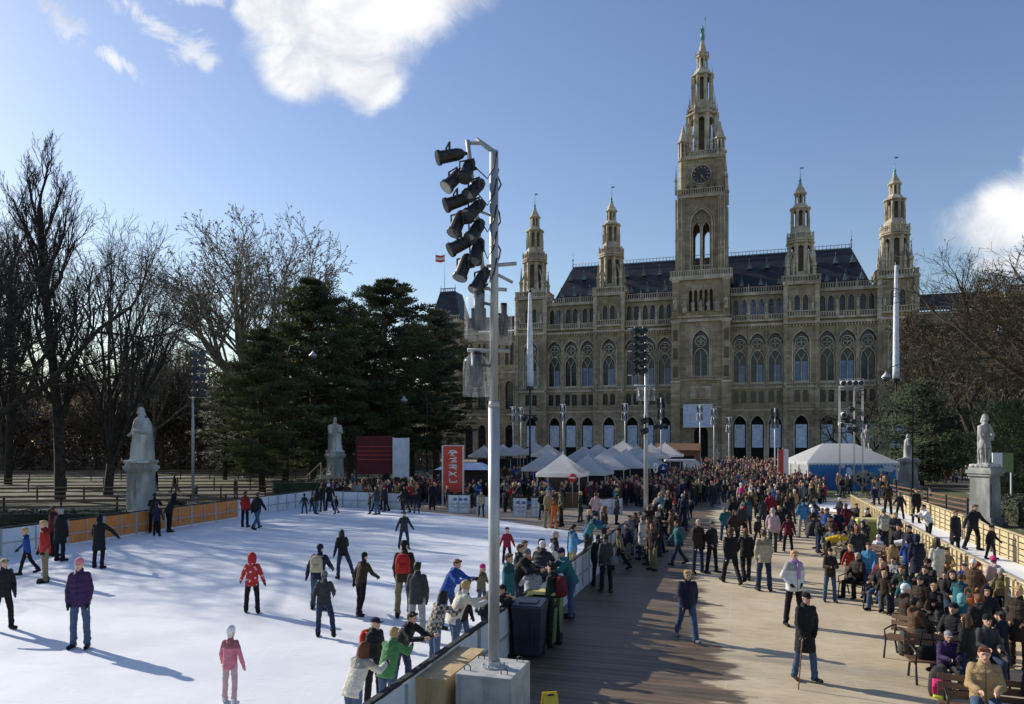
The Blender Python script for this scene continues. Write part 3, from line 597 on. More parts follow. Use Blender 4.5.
for x in (-e1,e1): cr.tube([(x,12,48.4),(x,12,52.5)],[.14,.03],5); cr.lathe([(.05,50),(.25,50.3),(.05,50.6)],x,12,6)
cr.build('ridge_cresting',M['lead'],hall)
for s in (-1,1):
    if s>0: continue
    cr=MB()
    for a in (64.2,68.3): cr.tube([(s*a,12.3,44.4),(s*a,12.3,46.2)],.08,4)
    balus(cr,*( (64,68.5) if s>0 else (-68.5,-64)),12.2,44.4,1.0,.6,.12)
    cr.build('pavilion_cresting',M['lead'],hall)
dm=MB(); dm.add([(-.5,-.55,0),(.5,-.55,0),(0,-.55,1.5),(-.5,.5,0),(.5,.5,0),(0,1.0,1.5)],[(0,1,2),(0,2,5,3),(1,4,5,2)]); dm.tube([(-.65,-.6,-.05),(0,-.6,1.75),(.65,-.6,-.05)],.12,4); dm.tube([(0,-.6,1.6),(0,-.6,2.5)],[.1,.03],4); dmm=dm.mesh('dormer',M['lead'])
def rooff(z): return 3+(z-38)*9/10.4
for z,xs in ((39.6,[8.5,12.6,16.4,26.3,30.0,33.3]),(44.3,[10.2,14,18,24.4,28.5,32.0])):
    for x in xs:
        for s in (-1,1): inst(dmm,'dormer',roof,(s*x,rooff(z)-.1,z))
# --- spire towers
def lantern(mb,cx,cy,z0,z1,r,n=8,pr=.3,core=.55,top=.5,arch=True,rot=PI/8):
    h=z1-z0
    mb.lathe([(r*core,z0),(r*core,z1)],cx,cy,n,rot,SD)  # dark core colour stands in for shade inside the lantern openings
    for k in range(n):
        a=rot+2*PI*k/n; x,y=cx+r*math.cos(a),cy+r*math.sin(a); mb.tube([(x,y,z0),(x,y,z1-.0)],pr,5,SL,False)
        a2=rot+2*PI*(k+1)/n; x2,y2=cx+r*math.cos(a2),cy+r*math.sin(a2)
        # arch head plate between piers
        P=[];N=4
        for j in range(N+1): 
            f=j/N; hh=1-abs(2*f-1)**1.6; P.append((f,z1-h*.20+h*.14*hh))
        for j in range(N):
            (f1,za),(f2,zb)=P[j],P[j+1]; A=(x+(x2-x)*f1,y+(y2-y)*f1); B=(x+(x2-x)*f2,y+(y2-y)*f2)
            mb.add([(A[0],A[1],za),(B[0],B[1],zb),(B[0],B[1],z1),(A[0],A[1],z1)],[(0,1,2,3)],SL)
        mb.add([(x,y,z0),(x2,y2,z0),(x2,y2,z0+h*.12),(x,y,z0+h*.12)],[(0,1,2,3)],SL)
    mb.lathe([(r+pr,z1),(r+pr+.25,z1+.15),(r+pr+.25,z1+.4),(r+pr,z1+.5)],cx,cy,n,rot,SL)
def obalus(mb,cx,cy,z,r,h=1.2,n=8,rot=PI/8,bal=3):
    for k in range(n):
        a=rot+2*PI*k/n;a2=rot+2*PI*(k+1)/n; p=Vector((cx+r*math.cos(a),cy+r*math.sin(a),z));q=Vector((cx+r*math.cos(a2),cy+r*math.sin(a2),z))
        mb.tube([p+Vector((0,0,h)),q+Vector((0,0,h))],.13,4,SL,False); mb.tube([p,p+Vector((0,0,h*1.35))],.18,4,SL,False)
        for j in range(bal):
            c=p+(q-p)*((j+.5)/bal); mb.tube([c,c+Vector((0,0,h))],.09,4,SL,False)
def spire(cx,cy,B=38.6):
    mb=MB()
    mb.box(cx-3.5,cx+3.5,cy-3.5,cy+3.5,B-.5,B+.5,SL)
    for y,x in ((cy-3.4,None),(cy+3.4,None)): balus(mb,cx-3.9,cx+3.9,y,B+.5,1.3,.5,.2,SL)
    for x in (cx-3.9,cx+3.9): balus(mb,cy-3.4,cy+3.4,x,B+.5,1.3,.5,.2,SL,T=lambda a,b,c:(b,a,c))
    mb.lathe([(3.5,B+.4),(3.3,B+1.6),(2.75,B+2.3)],cx,cy,8,PI/8,SL)
    lantern(mb,cx,cy,B+2.0,B+9.0,2.45,pr=.42,core=.70)
    for k in range(4):
        a=PI/4+k*PI/2; pinn(mb,cx+3.75*math.cos(a)*1.0,cy+3.75*math.sin(a),B+.5,.62,7.2,SL); mb.tube([(cx+3.5*math.cos(a),cy+3.5*math.sin(a),B+4.6),(cx+2.3*math.cos(a),cy+2.3*math.sin(a),B+7.2)],.2,4,SL,False)
        for o in (-.32,.32): pinn(mb,cx+3.3*math.cos(a+o),cy+3.3*math.sin(a+o),B+.5,.45,6.6,SL)
    mb.lathe([(2.5,B+9.4),(3.0,B+9.7),(3.05,B+10.1),(2.6,B+10.2)],cx,cy,8,PI/8,SL); obalus(mb,cx,cy,B+10.1,2.85,1.1)
    mb.lathe([(2.5,B+10.1),(2.2,B+12.0),(1.8,B+12.8)],cx,cy,8,PI/8,SL)
    lantern(mb,cx,cy,B+12.4,B+16.6,1.75,pr=.30,core=.6)
    for k in range(8):
        a=PI/8+k*PI/4; pinn(mb,cx+2.0*math.cos(a),cy+2.0*math.sin(a),B+12.0,.2,4.8,SL)
    mb.lathe([(1.9,B+17),(1.7,B+17.3),(1.15,B+18.0)],cx,cy,8,PI/8,SL)
    lantern(mb,cx,cy,B+17.8,B+20.0,1.0,pr=.18,core=.55); mb.lathe([(1.15,B+20.4),(1.0,B+21),(.5,B+21.9),(.42,B+22.2)],cx,cy,8,PI/8,SL)
    st=mb.build('spire_tower',HM,hall)
    mb=MB(); mb.lathe([(.45,B+22.1),(.2,B+22.9),(.3,B+23.1),(.12,B+23.6),(.05,B+24.4)],cx,cy,6,0); mb.tube([(cx,cy,B+24),(cx,cy,B+26.2)],[.06,.03],4); mb.obox((cx+.35,cy,B+25.9),(.7,.04,.35)); mb.build('finial',M['copper'],st)
for x,y in ((-20.8,2.6),(20.8,2.6),(-39.4,2.1),(39.4,2.1)): spire(x,y)
# --- clock tower
tb=MB(); hw=6.1; yF=-3.4; cyT=yF+hw
TB={'F':lambda x,y,z:(x,yF+y,z),'L':lambda x,y,z:(-hw+y,cyT-x,z),'R':lambda x,y,z:(hw-y,cyT+x,z),'B':lambda x,y,z:(-x,cyT+hw-y,z)}
arch_wall(tb,-hw,hw,0,12.2,[(0,3.0,.1,6.4,1.6)],0,1.5,ST,TB['F'])
arch_wall(tb,-hw,hw,12.2,31.2,[(0,3.5,18.8,26.4,2.6)],0,1.0,ST,TB['F'])
arch_wall(tb,-hw,hw,31.2,41,[(d,.7,33.3,37.4,.7) for d in (-2.2,-1.1,0,1.1,2.2)],0,.4,ST,TB['F'],3)
for s in 'LRB': arch_wall(tb,-hw,hw,0,41,[(0,2.4,18.8,27,2)],0,.8,ST,TB[s])
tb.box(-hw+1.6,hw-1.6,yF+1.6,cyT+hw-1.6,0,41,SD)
arch_ring(tb,0,3.9,18.6,26.4,2.9,yF-.08,.22,SL); arch_ring(tb,0,4.6,18.6,26.4,3.4,yF-.06,.14,SL)
arch_ring(tb,0,3.0,18.8,23.2,2.0,yF+.35,.14,SL); tb.tube([(0,yF+.35,18.8),(0,yF+.35,24.6)],.13,4,SL,False); ring(tb,0,26.7,1.2,yF+.35,.14,12,SL)
for a in range(4): ring(tb,.6*math.cos(PI/4+a*PI/2),26.7+.6*math.sin(PI/4+a*PI/2),.4,yF+.38,.07,8,SL)
for z,h,p in ((12.0,.4,.3),(18.0,.35,.3),(31.0,.5,.4),(32.0,.3,.3),(40.2,.7,.6)):
    for a,b,c,d in ((-hw-p,hw+p,yF-p,yF-.001),(-hw-p,hw+p,cyT+hw+.001,cyT+hw+p)): tb.box(a,b,c,d,z,z+h,SL)
    for a,b in ((-hw-p,-hw-.001),(hw+.001,hw+p)): tb.box(a,b,yF,cyT+hw,z,z+h,SL)
# square corner buttresses of the lower shaft with statues
for sx_ in (-1,1):
    for z0,z1,w_,p in ((0,18,1.9,.9),(18.35,31,1.7,.75),(32.3,40.2,1.4,.55)): tb.box(sx_*(hw-.7)-w_/2,sx_*(hw-.7)+w_/2,yF-p,yF+.3,z0,z1,ST); tb.box(sx_*(hw-.7)-w_/2-.1,sx_*(hw-.7)+w_/2+.1,yF-p-.12,yF-p-.001,z1-.4,z1-.05,SL)
    for z in (20,24,28): tb.box(sx_*(hw-.7)-.5,sx_*(hw-.7)+.5,yF-.85,yF-.76,z-1.2,z+1.2,SD)
    figure(tb,sx_*(hw-.7),yF-.9,33.4,3.0,SL); figure(tb,sx_*(hw-2.4),yF-.3,33.0,2.8,SL); figure(tb,sx_*3.6,yF-2.6,0,3,SL)
for x in (-3.3,-1.65,1.65,3.3,0): figure(tb,x,yF-.3,33.2,2.6,SL)
balus(tb,-2.6,2.6,yF-.5,18.2,.8,.4,.15,SL); tb.box(-2.2,2.2,yF-.25,yF-.001,14,16.8,SL); tb.lathe([(.9,14.3),(.9,16.4)],0,yF-.1,10,0,ST)
for k in range(4):
    T=TB['FLRB'[k]]; balus(tb,-hw-.4,hw+.4,-.45,40.9,1.4,.5,.2,SL,T=T)
# belfry
h2=4.55; y2=cyT-h2
T2={'F':lambda x,y,z:(x,y2+y,z),'L':lambda x,y,z:(-h2+y,cyT-x,z),'R':lambda x,y,z:(h2-y,cyT+x,z),'B':lambda x,y,z:(-x,cyT+h2-y,z)}
for s in 'FLRB':
    T=T2[s]; arch_wall(tb,-h2,h2,41,59.4,[(-1.05,1.55,42.6,51.8,1.5),(1.05,1.55,42.6,51.8,1.5)],.45,.9,ST,T,6); arch_wall(tb,-h2,h2,41.01,59.41,[(0,4.3,42.6,53.0,3.0)],0,.45,ST,T,8)
    arch_ring(tb,0,4.7,42.6,53.0,3.3,-.06,.22,SL,8,T); arch_ring(tb,0,5.7,50,53.0,3.9,-.05,.13,SL,8,T)
    tb.tube([T(0,.36,42.6),T(0,.36,53.0)],.16,5,SL,False)
    for d in (-1.05,1.05): arch_ring(tb,d,1.7,42.6,51.8,1.6,.38,.13,SL,5,T)
    P=[T(math.cos(2*PI*k/12)*.8,.40,54.3+math.sin(2*PI*k/12)*.8) for k in range(13)]; tb.tube(P,.15,4,SL,False,False)
    balus(tb,-2.4,2.4,.3,42.6,1.2,.45,.16,SL,T=T)
    balus(tb,-h2-.5,h2+.5,-.5,59.4,1.3,.5,.2,SL,T=T)
tb.box(-h2-.6,h2+.6,y2-.6,cyT+h2+.6,58.7,59.38,SL); tb.box(-h2-.3,h2+.3,y2-.3,cyT+h2+.3,41.0,41.6,SL)
for sx_ in (-1,1):
    for sy_ in (-1,1):
        cx,cy=sx_*(h2+.05),cyT+sy_*(h2+.05); tb.lathe([(1.0,41),(1.0,49),(1.15,49.2),(1.15,49.6),(.92,49.8),(.92,58.6)],cx,cy,8,PI/8,ST)
        for k in range(8): a=PI/8+k*PI/4; tb.tube([(cx+.98*math.cos(a),cy+.98*math.sin(a),42),(cx+.98*math.cos(a),cy+.98*math.sin(a),58.6)],.13,4,SL,False)
        cx,cy=sx_*3.95,cyT+sy_*3.95; tb.lathe([(1.0,60),(1.0,67),(1.25,67.2),(1.25,67.7)],cx,cy,8,PI/8,ST); lantern(tb,cx,cy,67.6,71.2,.95,pr=.22,core=.6); tb.lathe([(1.15,71.6),(1.0,72.2),(.55,73.6),(.12,75.4)],cx,cy,8,PI/8,SL)
        tb.tube([(sx_*3.6,cyT+sy_*3.6,71),(sx_*2.3,cyT+sy_*2.3,75.5)],.3,4,SL,False); [pinn(tb,sx_*p_,cyT+sy_*q_,68,.42,6.5+.4*k_,SL) for p_,q_,k_ in ((4.2,2.1,0),(2.1,4.2,0),(3.0,3.0,5))]
        pinn(tb,sx_*5.4,cyT+sy_*5.4,59.5,.5,6.5,SL); 
        for o in (-2.2,2.2): pinn(tb,sx_*4.9,cyT+o*sy_,59.5,.35,4.5,SL); pinn(tb,o*sx_,cyT+sy_*4.9,59.5,.35,4.5,SL)
# clock stage
h3=4.3; tb.box(-h3,h3,cyT-h3,cyT+h3,59.4,67.4,ST); tb.box(-h3-.5,h3+.5,cyT-h3-.5,cyT+h3+.5,67.4,67.95,SL)
for s in range(4):
    hh=h3+.35; T=[lambda x,y,z:(x,cyT-hh+y,z),lambda x,y,z:(-hh+y,cyT-x,z),lambda x,y,z:(hh-y,cyT+x,z),lambda x,y,z:(-x,cyT+hh-y,z)][s]; balus(tb,-hh,hh,0,67.9,1.2,.5,.2,SL,T=T)
for x in (-2.9,2.9,-1.4,1.4): tb.box(x-.3,x+.3,cyT-h3-.15,cyT-h3-.001,60.2,61.6,SD)
# octagonal stages
tb.lathe([(4.2,67.9),(3.9,69)],0,cyT,8,PI/8,SL); lantern(tb,0,cyT,68.8,78.0,3.1,pr=.6,core=.62)
for k in range(8):
    a=PI/8+k*PI/4; c,s_=math.cos(a),math.sin(a); pinn(tb,3.6*c,cyT+3.6*s_,72.5,.5,8.0,SL); pinn(tb,3.0*c,cyT+3.0*s_,78.3,.4,5.0,SL); tb.tube([(4.1*c,cyT+4.1*s_,70.5),(3.0*c,cyT+3.0*s_,75)],.2,4,SL,False)
obalus(tb,0,cyT,78.4,3.3,1.1)
tb.lathe([(3.0,78.4),(2.7,80),(2.3,81.4)],0,cyT,8,PI/8,SL); lantern(tb,0,cyT,81.0,87.2,2.05,pr=.4,core=.6)
for k in range(8):
    a=PI/8+k*PI/4; c,s_=math.cos(a),math.sin(a); pinn(tb,2.45*c,cyT+2.45*s_,81,.26,8.2,SL)
tb.lathe([(2.3,87.6),(1.7,88.6),(1.3,89.2)],0,cyT,8,PI/8,SL); lantern(tb,0,cyT,89,91.6,1.1,pr=.2,core=.4); obalus(tb,0,cyT,91.9,1.45,.7,8,PI/8,1)
tb.lathe([(1.25,91.9),(.9,93.4),(.45,95.4),(.5,95.6),(.25,95.8)],0,cyT,8,PI/8,SL)
tw=tb.build('clock_tower',HM,hall)
m=MB(); m.lathe([(.25,95.7),(.55,96.0),(.3,96.3)],0,cyT,8); figure(m,0,cyT,96.3,2.9); m.tube([(.55,cyT,96.3),(.55,cyT,101.2)],.06,4); m.lathe([(.05,100.2),(.22,100.5),(.05,100.9)],.55,cyT,6); m.build('tower_statue',M['copper'],tw)
yc=cyT-h3-.12
m=MB(); m.add([(2.0*math.cos(a*PI/14),yc,63.9+2.0*math.sin(a*PI/14)) for a in range(28)],[tuple(range(28))]); cf=m.build('clock_face',M['clock'],tw)
m=MB(); ring(m,0,63.9,2.1,yc-.04,.16,28); 
for k in range(12):
    a=k*PI/6; m.tube([(1.35*math.cos(a),yc-.05,63.9+1.35*math.sin(a)),(1.85*math.cos(a),yc-.05,63.9+1.85*math.sin(a))],.12,4)
m.build('clock_numerals',M['stone_light'],cf)
m=MB()
for ang,L,r in ((150,1.7,.10),(-80,1.2,.14)): a=R(90-ang) if ang>0 else R(-80); m.tube([(0,yc-.1,63.9),(L*math.cos(a),yc-.1,63.9+L*math.sin(a))],[r,.05],4)
m.build('clock_hand',M['gold'],cf)
m=MB(); m.box(-1.7,1.7,yF+.8,yF+.85,18.8,29.2); m.build('tower_glazing',M['glass'],tw)
m=MB(); m.box(-1.45,1.45,yF+1.3,yF+1.4,0,8.0); m.build('tower_door',M['dark'],tw)
e=empty('entrance_banner',U0+Matrix.Rotation(UR,3,'Z')@Vector((-.6,yF-1.15,0)),UR,'large pale blue banner over the dark door of the clock tower','banner')
m=MB(); m.box(-3.1,3.1,-.05,.05,7.9,12.6); m.build('cloth',M['banner'],e); m=MB(); m.box(-3.2,3.2,-.08,.08,12.6,12.8); m.box(-3.2,3.2,-.08,.08,7.7,7.9); m.build('frame',M['white_metal'],e)
# red white red flag on the left pavilion
fp=U0+Matrix.Rotation(UR,3,'Z')@Vector((-67.5,13,0)); e=empty('flag',(fp.x,fp.y,44.4),0,'red white red flag flying on a thin pole above the far left roof','flag')
m=MB(); m.tube([(0,0,0),(0,0,10.5)],[.09,.05],6); m.build('pole',M['steel'],e)
for k,mm in enumerate((M['red'],M['white_ink'],M['red'])):
    m=MB(); 
    for j in range(8):
        xa,xb=-.3*j,-.3*(j+1); fz=lambda x:.18*math.sin(x*2.1)-.22*abs(x)*.5+.0; fy=lambda x:.2*math.sin(x*3); z0=10.2-.62*k
        m.quad((xa-.05,fy(xa),z0-.62+fz(xa)),(xb-.05,fy(xb),z0-.62+fz(xb)),(xb-.05,fy(xb),z0+fz(xb)),(xa-.05,fy(xa),z0+fz(xa)))
    m.build('flag_stripe',mm,e)
# ---------------------------------------------------------------- voxel-fused meshes (bodies, statues, garments)
def fuse(mb,name,mats,vox=.012,smooth=2,post=None):
    me=mb.mesh('tmp',mats); o=bpy.data.objects.new('tmp',me); COL.objects.link(o)
    r=o.modifiers.new('r','REMESH'); r.mode='VOXEL'; r.voxel_size=vox; r.use_smooth_shade=True
    if smooth: s=o.modifiers.new('s','SMOOTH'); s.factor=.5; s.iterations=smooth
    dg=bpy.context.evaluated_depsgraph_get(); dg.update(); ev=o.evaluated_get(dg); out=bpy.data.meshes.new_from_object(ev); out.name=name
    bpy.data.objects.remove(o); bpy.data.meshes.remove(me)
    out.materials.clear()
    for m in (mats if isinstance(mats,(list,tuple)) else [mats]): out.materials.append(m)
    out.polygons.foreach_set('material_index',[0]*len(out.polygons)); out.polygons.foreach_set('use_smooth',[True]*len(out.polygons))
    if post: post(out)
    return out
# ---------------------------------------------------------------- trees
def rvec(r): return Vector((r.gauss(0,1),r.gauss(0,1),r.gauss(0,1))).normalized()
def bare_tree(seed,H,trunk_r,spread=.5,up=.25,first=.25,levels=5,droop=0,minr=.018,clump=0,lean=(0,0),twigs=3,nb=(5,6,5,4),leafsize=.16,fork=None,twist=.22,limb_len=.5,limbs=None,density=1.0):
    r=random.Random(seed); mb=MB(); lf=MB()
    def tuft(p,n,rad,s):
        for _ in range(n):
            c=p+rvec(r)*rad*r.random(); a=rvec(r)*s*r.uniform(.5,1.1); b=a.cross(rvec(r)).normalized()*s*.6
            lf.add([c-a*.5-b*.4,c+a*.5-b*.3,c+b],[(0,1,2)])
    def grow(p,d,L,rad,lev,ph):
        n=7 if lev==0 else (5 if lev<3 else 3); pts=[p];rr=[rad]; step=L/n; tend=rad*(.42 if lev else .5)
        for i in range(n):
            wob=.045 if lev==0 else twist
            d=(d+rvec(r)*wob+Vector((0,0,up*(.5 if lev<3 else .25)-droop*(lev>2)*.35))*(.45 if lev else .2)).normalized()
            p=p+d*step; pts.append(p); rr.append(max(rad+(tend-rad)*(i+1)/n,minr*.8))
        mb.tube(pts,rr,8 if lev==0 else (5 if lev<2 else 3),0,lev<2,False)
        if lev>=levels:
            if clump and r.random()<clump: tuft(pts[-1],3,.25,leafsize)
            return
        k=nb[min(lev,len(nb)-1)]; k=max(2,int(k*density+.5)) if lev>1 else k
        for j in range(k):
            f=(first if lev==0 else .25)+(1-(first if lev==0 else .25))*(j+r.uniform(.1,.9))/k
            ii=min(int(f*n),n-1); q=pts[ii].lerp(pts[ii+1],f*n-ii); dd=(pts[ii+1]-pts[ii]).normalized()
            ax=dd.orthogonal().normalized(); ax=Matrix.Rotation(ph+j*2.4+r.uniform(-.5,.5),3,dd)@ax
            ang=spread*r.uniform(.75,1.3)*(1.0 if lev==0 else .95); nd=(dd*math.cos(ang)+ax*math.sin(ang)).normalized()
            LL=L*(limb_len if lev==0 else .55)*r.uniform(.75,1.15)*(1.15-.55*f if lev==0 else 1.1-.3*f); rc=max(rr[ii]*(.55 if lev==0 else .6),minr)
            grow(q,nd,LL,rc,lev+1,r.uniform(0,6))
    if fork:
        zf,k,a0,a1,LL=fork; pts=[Vector((0,0,0))]; d=Vector((lean[0],lean[1],1)).normalized()
        for i in range(5): d=(d+rvec(r)*.07).normalized(); pts.append(pts[-1]+d*zf/5)
        mb.tube(pts,[trunk_r*1.25,trunk_r*1.02,trunk_r,trunk_r*.95,trunk_r*.9,trunk_r*.85],10,0,True,False)
        for j in range(k):
            a=2*PI*j/k+r.uniform(-.3,.3); b=R(r.uniform(a0,a1)); q=pts[-1] if j%2==0 else pts[-2].lerp(pts[-1],r.random())
            grow(q,(d*math.cos(b)+Vector((math.cos(a),math.sin(a),0))*math.sin(b)).normalized(),LL*r.uniform(.85,1.1),trunk_r*.52,1,r.uniform(0,6))
    else: grow(Vector((0,0,0)),Vector((lean[0],lean[1],1)).normalized(),H*.82,trunk_r,0,r.uniform(0,6))
    if limbs:
        for (z,dx,dy,dz,L,rad) in limbs: grow(Vector((lean[0]*z,lean[1]*z,z)),Vector((dx,dy,dz)).normalized(),L,rad,1,r.uniform(0,6))
    return mb,lf
def place_tree(meshes,loc,rz,label,name='bare_tree',group=None,s=1.0,cat='tree'):
    e=empty(name,loc,rz,label,cat,group); e.scale=(s,s,s)
    inst(meshes[0],'branches' if name=='bare_tree' else 'trunk',e)
    if meshes[1]: inst(meshes[1],'dry_leaves' if name=='bare_tree' else 'crown',e)
    return e
def mk(seed,bark,leafm,**k):
    a,b=bare_tree(seed,**k); return (a.mesh('tree_wood',bark), b.mesh('tree_leaf',leafm) if b.f else None)
tA=mk(11,M['bark'],M['seed'],H=25,trunk_r=.55,fork=(6.5,6,25,68,13.5),spread=.75,up=.30,first=.22,levels=5,nb=(10,8,7,6,4),minr=.013,twist=.28)
tB=mk(5,M['bark'],M['seed'],H=34,trunk_r=.50,spread=.40,up=.95,first=.20,levels=5,nb=(17,6,6,4,3),limb_len=.30,minr=.013)
tC=mk(23,M['bark'],M['seed'],H=26,trunk_r=.46,fork=(3.5,9,6,30,17.5),spread=.38,up=.50,first=.12,levels=5,nb=(12,6,5,5,3),minr=.013,droop=.1)
tP=mk(31,M['bark_pale'],M['seed'],H=28,trunk_r=.66,fork=(9.5,10,10,62,13.0),spread=.60,up=.34,first=.30,levels=5,nb=(10,7,6,5,3),minr=.028,clump=.35,leafsize=.24,twist=.20)
tW=mk(44,M['bark_brown'],M['drygreen'],H=22,trunk_r=.42,spread=.62,up=.3,first=.14,levels=5,nb=(16,7,6,5,4),limb_len=.46,minr=.024,clump=.28,leafsize=.20)
tR=mk(52,M['bark_brown'],M['drygreen'],H=15,trunk_r=.36,fork=(5,6,15,50,7.2),spread=.7,up=.22,first=.25,levels=5,nb=(10,8,7,6,4),minr=.009,clump=.12,leafsize=.07)
tS=mk(60,M['bark'],M['seed'],H=14,trunk_r=.55,fork=(4.2,5,28,66,10.5),spread=.75,up=.22,first=.25,levels=5,nb=(8,6,6,5,3),minr=.016,lean=(-.2,0),twist=.36)
place_tree(tA,AT(-20,48),1.2,'huge bare tree at the left edge, its dark limb reaching in from outside the frame',s=.90)
place_tree(tB,AT(60,60),.4,'tallest dark bare tree with a straight trunk and narrow upright crown, left of the statue',s=.84)
place_tree(tC,AT(108,64),2.2,'dark bare tree with fine drooping twigs just left of the marble statue',s=.80)
place_tree(tP,AT(250,98),2.0,'broad bare plane tree with pale forked trunk and brown seed clusters against the sky',s=1.2)
place_tree(tP,AT(150,118),.3,'bare plane tree with brown tufts behind the fine twigged dark tree',s=.72)
place_tree(tP,AT(345,128),4,'bare plane tree top peeping between the two big pines',s=1.0)
place_tree(tB,AT(8,82),2.5,'upright bare tree far back at the left edge',s=.85)
place_tree(tA,AT(-170,60),2.9,'bare tree beyond the left edge whose shade falls on the ice')
place_tree(tC,AT(-110,54),1.1,'dense twigged bare tree just outside the left edge',s=.8)
place_tree(tC,AT(-260,57),4.1,'second dense twigged bare tree outside the left edge',s=.8)
# right side
place_tree(tS,AT(975,72),2.7,'crooked dark bare tree with bent limbs behind the right hand statue',s=.95)
place_tree(tR,AT(1085,39),.2,'near bare tree at the right edge with small dry leaves against the cloud',s=1.12)
place_tree(tW,AT(935,110),.5,'brown twiggy tree in front of the right end of the city hall',s=1.02)
place_tree(tW,AT(1003,98),1.7,'brown twiggy tree at the right edge behind the near one',s=1.12)
place_tree(tS,AT(868,100),1.2,'small bare tree behind the marquee against the arcade',s=.75)
place_tree(tW,AT(1075,80),3.3,'brown twiggy tree just beyond the right edge',s=.9)
# distant woodland on the left as one mass
FB=mat('far_brush',rough=.95,fn=mottled((.12,.095,.07),(.22,.175,.13),.12,0)); trans(FB,.5,(.22,.175,.13)); wd=MB(); r_=random.Random(9); src,_=bare_tree(70,22,.4,.7,.3,.12,3,0,.05,0,nb=(16,8,7)); 
lfm=MB()
for i in range(60):
    px=-240+i*11+r_.uniform(-6,6); D=r_.uniform(118,175); s=r_.uniform(.70,.95)
    Mx=Matrix.Translation(AT(px,D))@Matrix.Rotation(r_.uniform(0,6),4,'Z')@Matrix.Scale(s,4); wd.merge(src,Mx,0)
for _ in range(85000):
    px=r_.uniform(-260,440); D=r_.uniform(120,185); hz=(13.5+3*noise.noise(Vector((px*.02,D*.03,1)))+2*noise.noise(Vector((px*.09,D*.1,5))))*D/150
    p=AT(px,D); c=Vector((p.x,p.y,hz*(1-r_.random()**1.15))); a=rvec(r_)*r_.uniform(.4,1.0); b=rvec(r_)*r_.uniform(.2,.6); wd.add([c-a,c+a,c+b],[(0,1,2)],1)
o=wd.build('woodland',[M['bark_brown'],FB]); tag(o,'brown leafless woodland massed behind the trees on the left','woodland',kind='stuff')
# conifers
def conifer(seed,H,Rm,kind='pine',z0=.18,whorls=16,per=7,tufts=5,tn=34,ts=.3,top_flat=.25,bark=None,flat=.3):
    r=random.Random(seed); mb=MB(); lf=MB(); mb.tube([(0,0,0),(.15,.1,H*.4),(-.1,.15,H*.75),(0,0,H*.98)],[H*.021,H*.017,H*.010,.05],8)
    for i in range(whorls):
        f=(i+.5)/whorls; z=H*(z0+(1-z0)*f)
        prof=(1-f)**.75*(.55+.6*min(1,f*4)) if kind=='spruce' else (1-f**2.6)*(.45+.75*min(1,f*2.2))
        for j in range(per):
            if r.random()<.10: continue
            a=2*PI*(j+r.random()*.8)/per+i*1.3; L=Rm*prof*r.uniform(.55,1.15)+.25; el=r.uniform(-.12,.22)+.30*f
            d=Vector((math.cos(a)*math.cos(el),math.sin(a)*math.cos(el),math.sin(el))); pts=[Vector((0,0,z))]
            for q in range(4): d=(d+rvec(r)*.13).normalized(); pts.append(pts[-1]+d*L/4)
            mb.tube(pts,[.09*(1.3-f),.07,.05,.035,.02],4,0,True,False)
            for t_ in range(tufts):
                g=.35+.65*(t_+r.random())/tufts; k=min(int(g*4),3); c=pts[k].lerp(pts[k+1],g*4-k)+Vector((r.gauss(0,.3),r.gauss(0,.3),r.gauss(.1,.16)))*min(1,L/2)
                rad=(.55+.35*r.random())*min(1.15,.45+L/4)
                for _ in range(tn):
                    v=rvec(r); v.z*=flat; c2=c+v*rad*r.random()**.5; n_=(v+Vector((0,0,.6))+rvec(r)*.6).normalized(); b=n_*ts*r.uniform(.6,1.2); s_=n_.orthogonal().normalized()*ts*.22
                    lf.add([c2-s_,c2+s_,c2+b],[(0,1,2)])
    return (mb.mesh('conifer_trunk',bark or M['bark']),lf.mesh('conifer_crown',M['pine'] if kind!='yew' else M['yew']))
p1=conifer(1,21,6.8,'pine',z0=.10,whorls=20,per=8,tufts=6,tn=46,ts=.36)
p2=conifer(2,22.5,8.5,'pine',z0=.16,whorls=18,per=8,tufts=6,tn=46,ts=.38,flat=.22)
p3=conifer(3,11,5.0,'yew',z0=.03,whorls=13,per=10,tufts=6,tn=46,ts=.26,flat=.6)
place_tree(p1,AT(312,76),.3,'big dark pine left of the second statue, with a pointed crown','pine_tree')
place_tree(p2,AT(386,83),2.1,'big spreading pine behind the crimson panels, flat tiers of dark needles','pine_tree',s=1.0)
place_tree(p1,AT(262,70),2.5,'lower dark conifer left of the pointed pine','pine_tree',s=.72)
place_tree(p2,AT(350,88),3.5,'dark pine filling the gap between the two big pines','pine_tree',s=.88)
place_tree(p2,AT(285,84),5.1,'dark pine rising behind the lower conifer on the left','pine_tree',s=.78)
place_tree(p2,AT(412,100),2.6,'dark pine behind the pale blue panel','pine_tree',s=.9)
place_tree(p2,AT(436,96),1.0,'smaller pine right of the spreading pine, reaching towards the tall pole','pine_tree',s=.95)
place_tree(p1,AT(225,92),1.4,'dark conifer in the shade behind the floodlight mast','pine_tree',s=.6)
place_tree(p3,AT(922,80),.5,'dark green yew between the marquee and the right hand statue','yew_tree',s=1.0)
place_tree(p3,AT(1010,62),1.8,'dark yew behind the right hand statue at the edge','yew_tree',s=.72)
place_tree(p3,AT(962,92),3.0,'low yew in the shade under the crooked bare tree','yew_tree',s=.8)
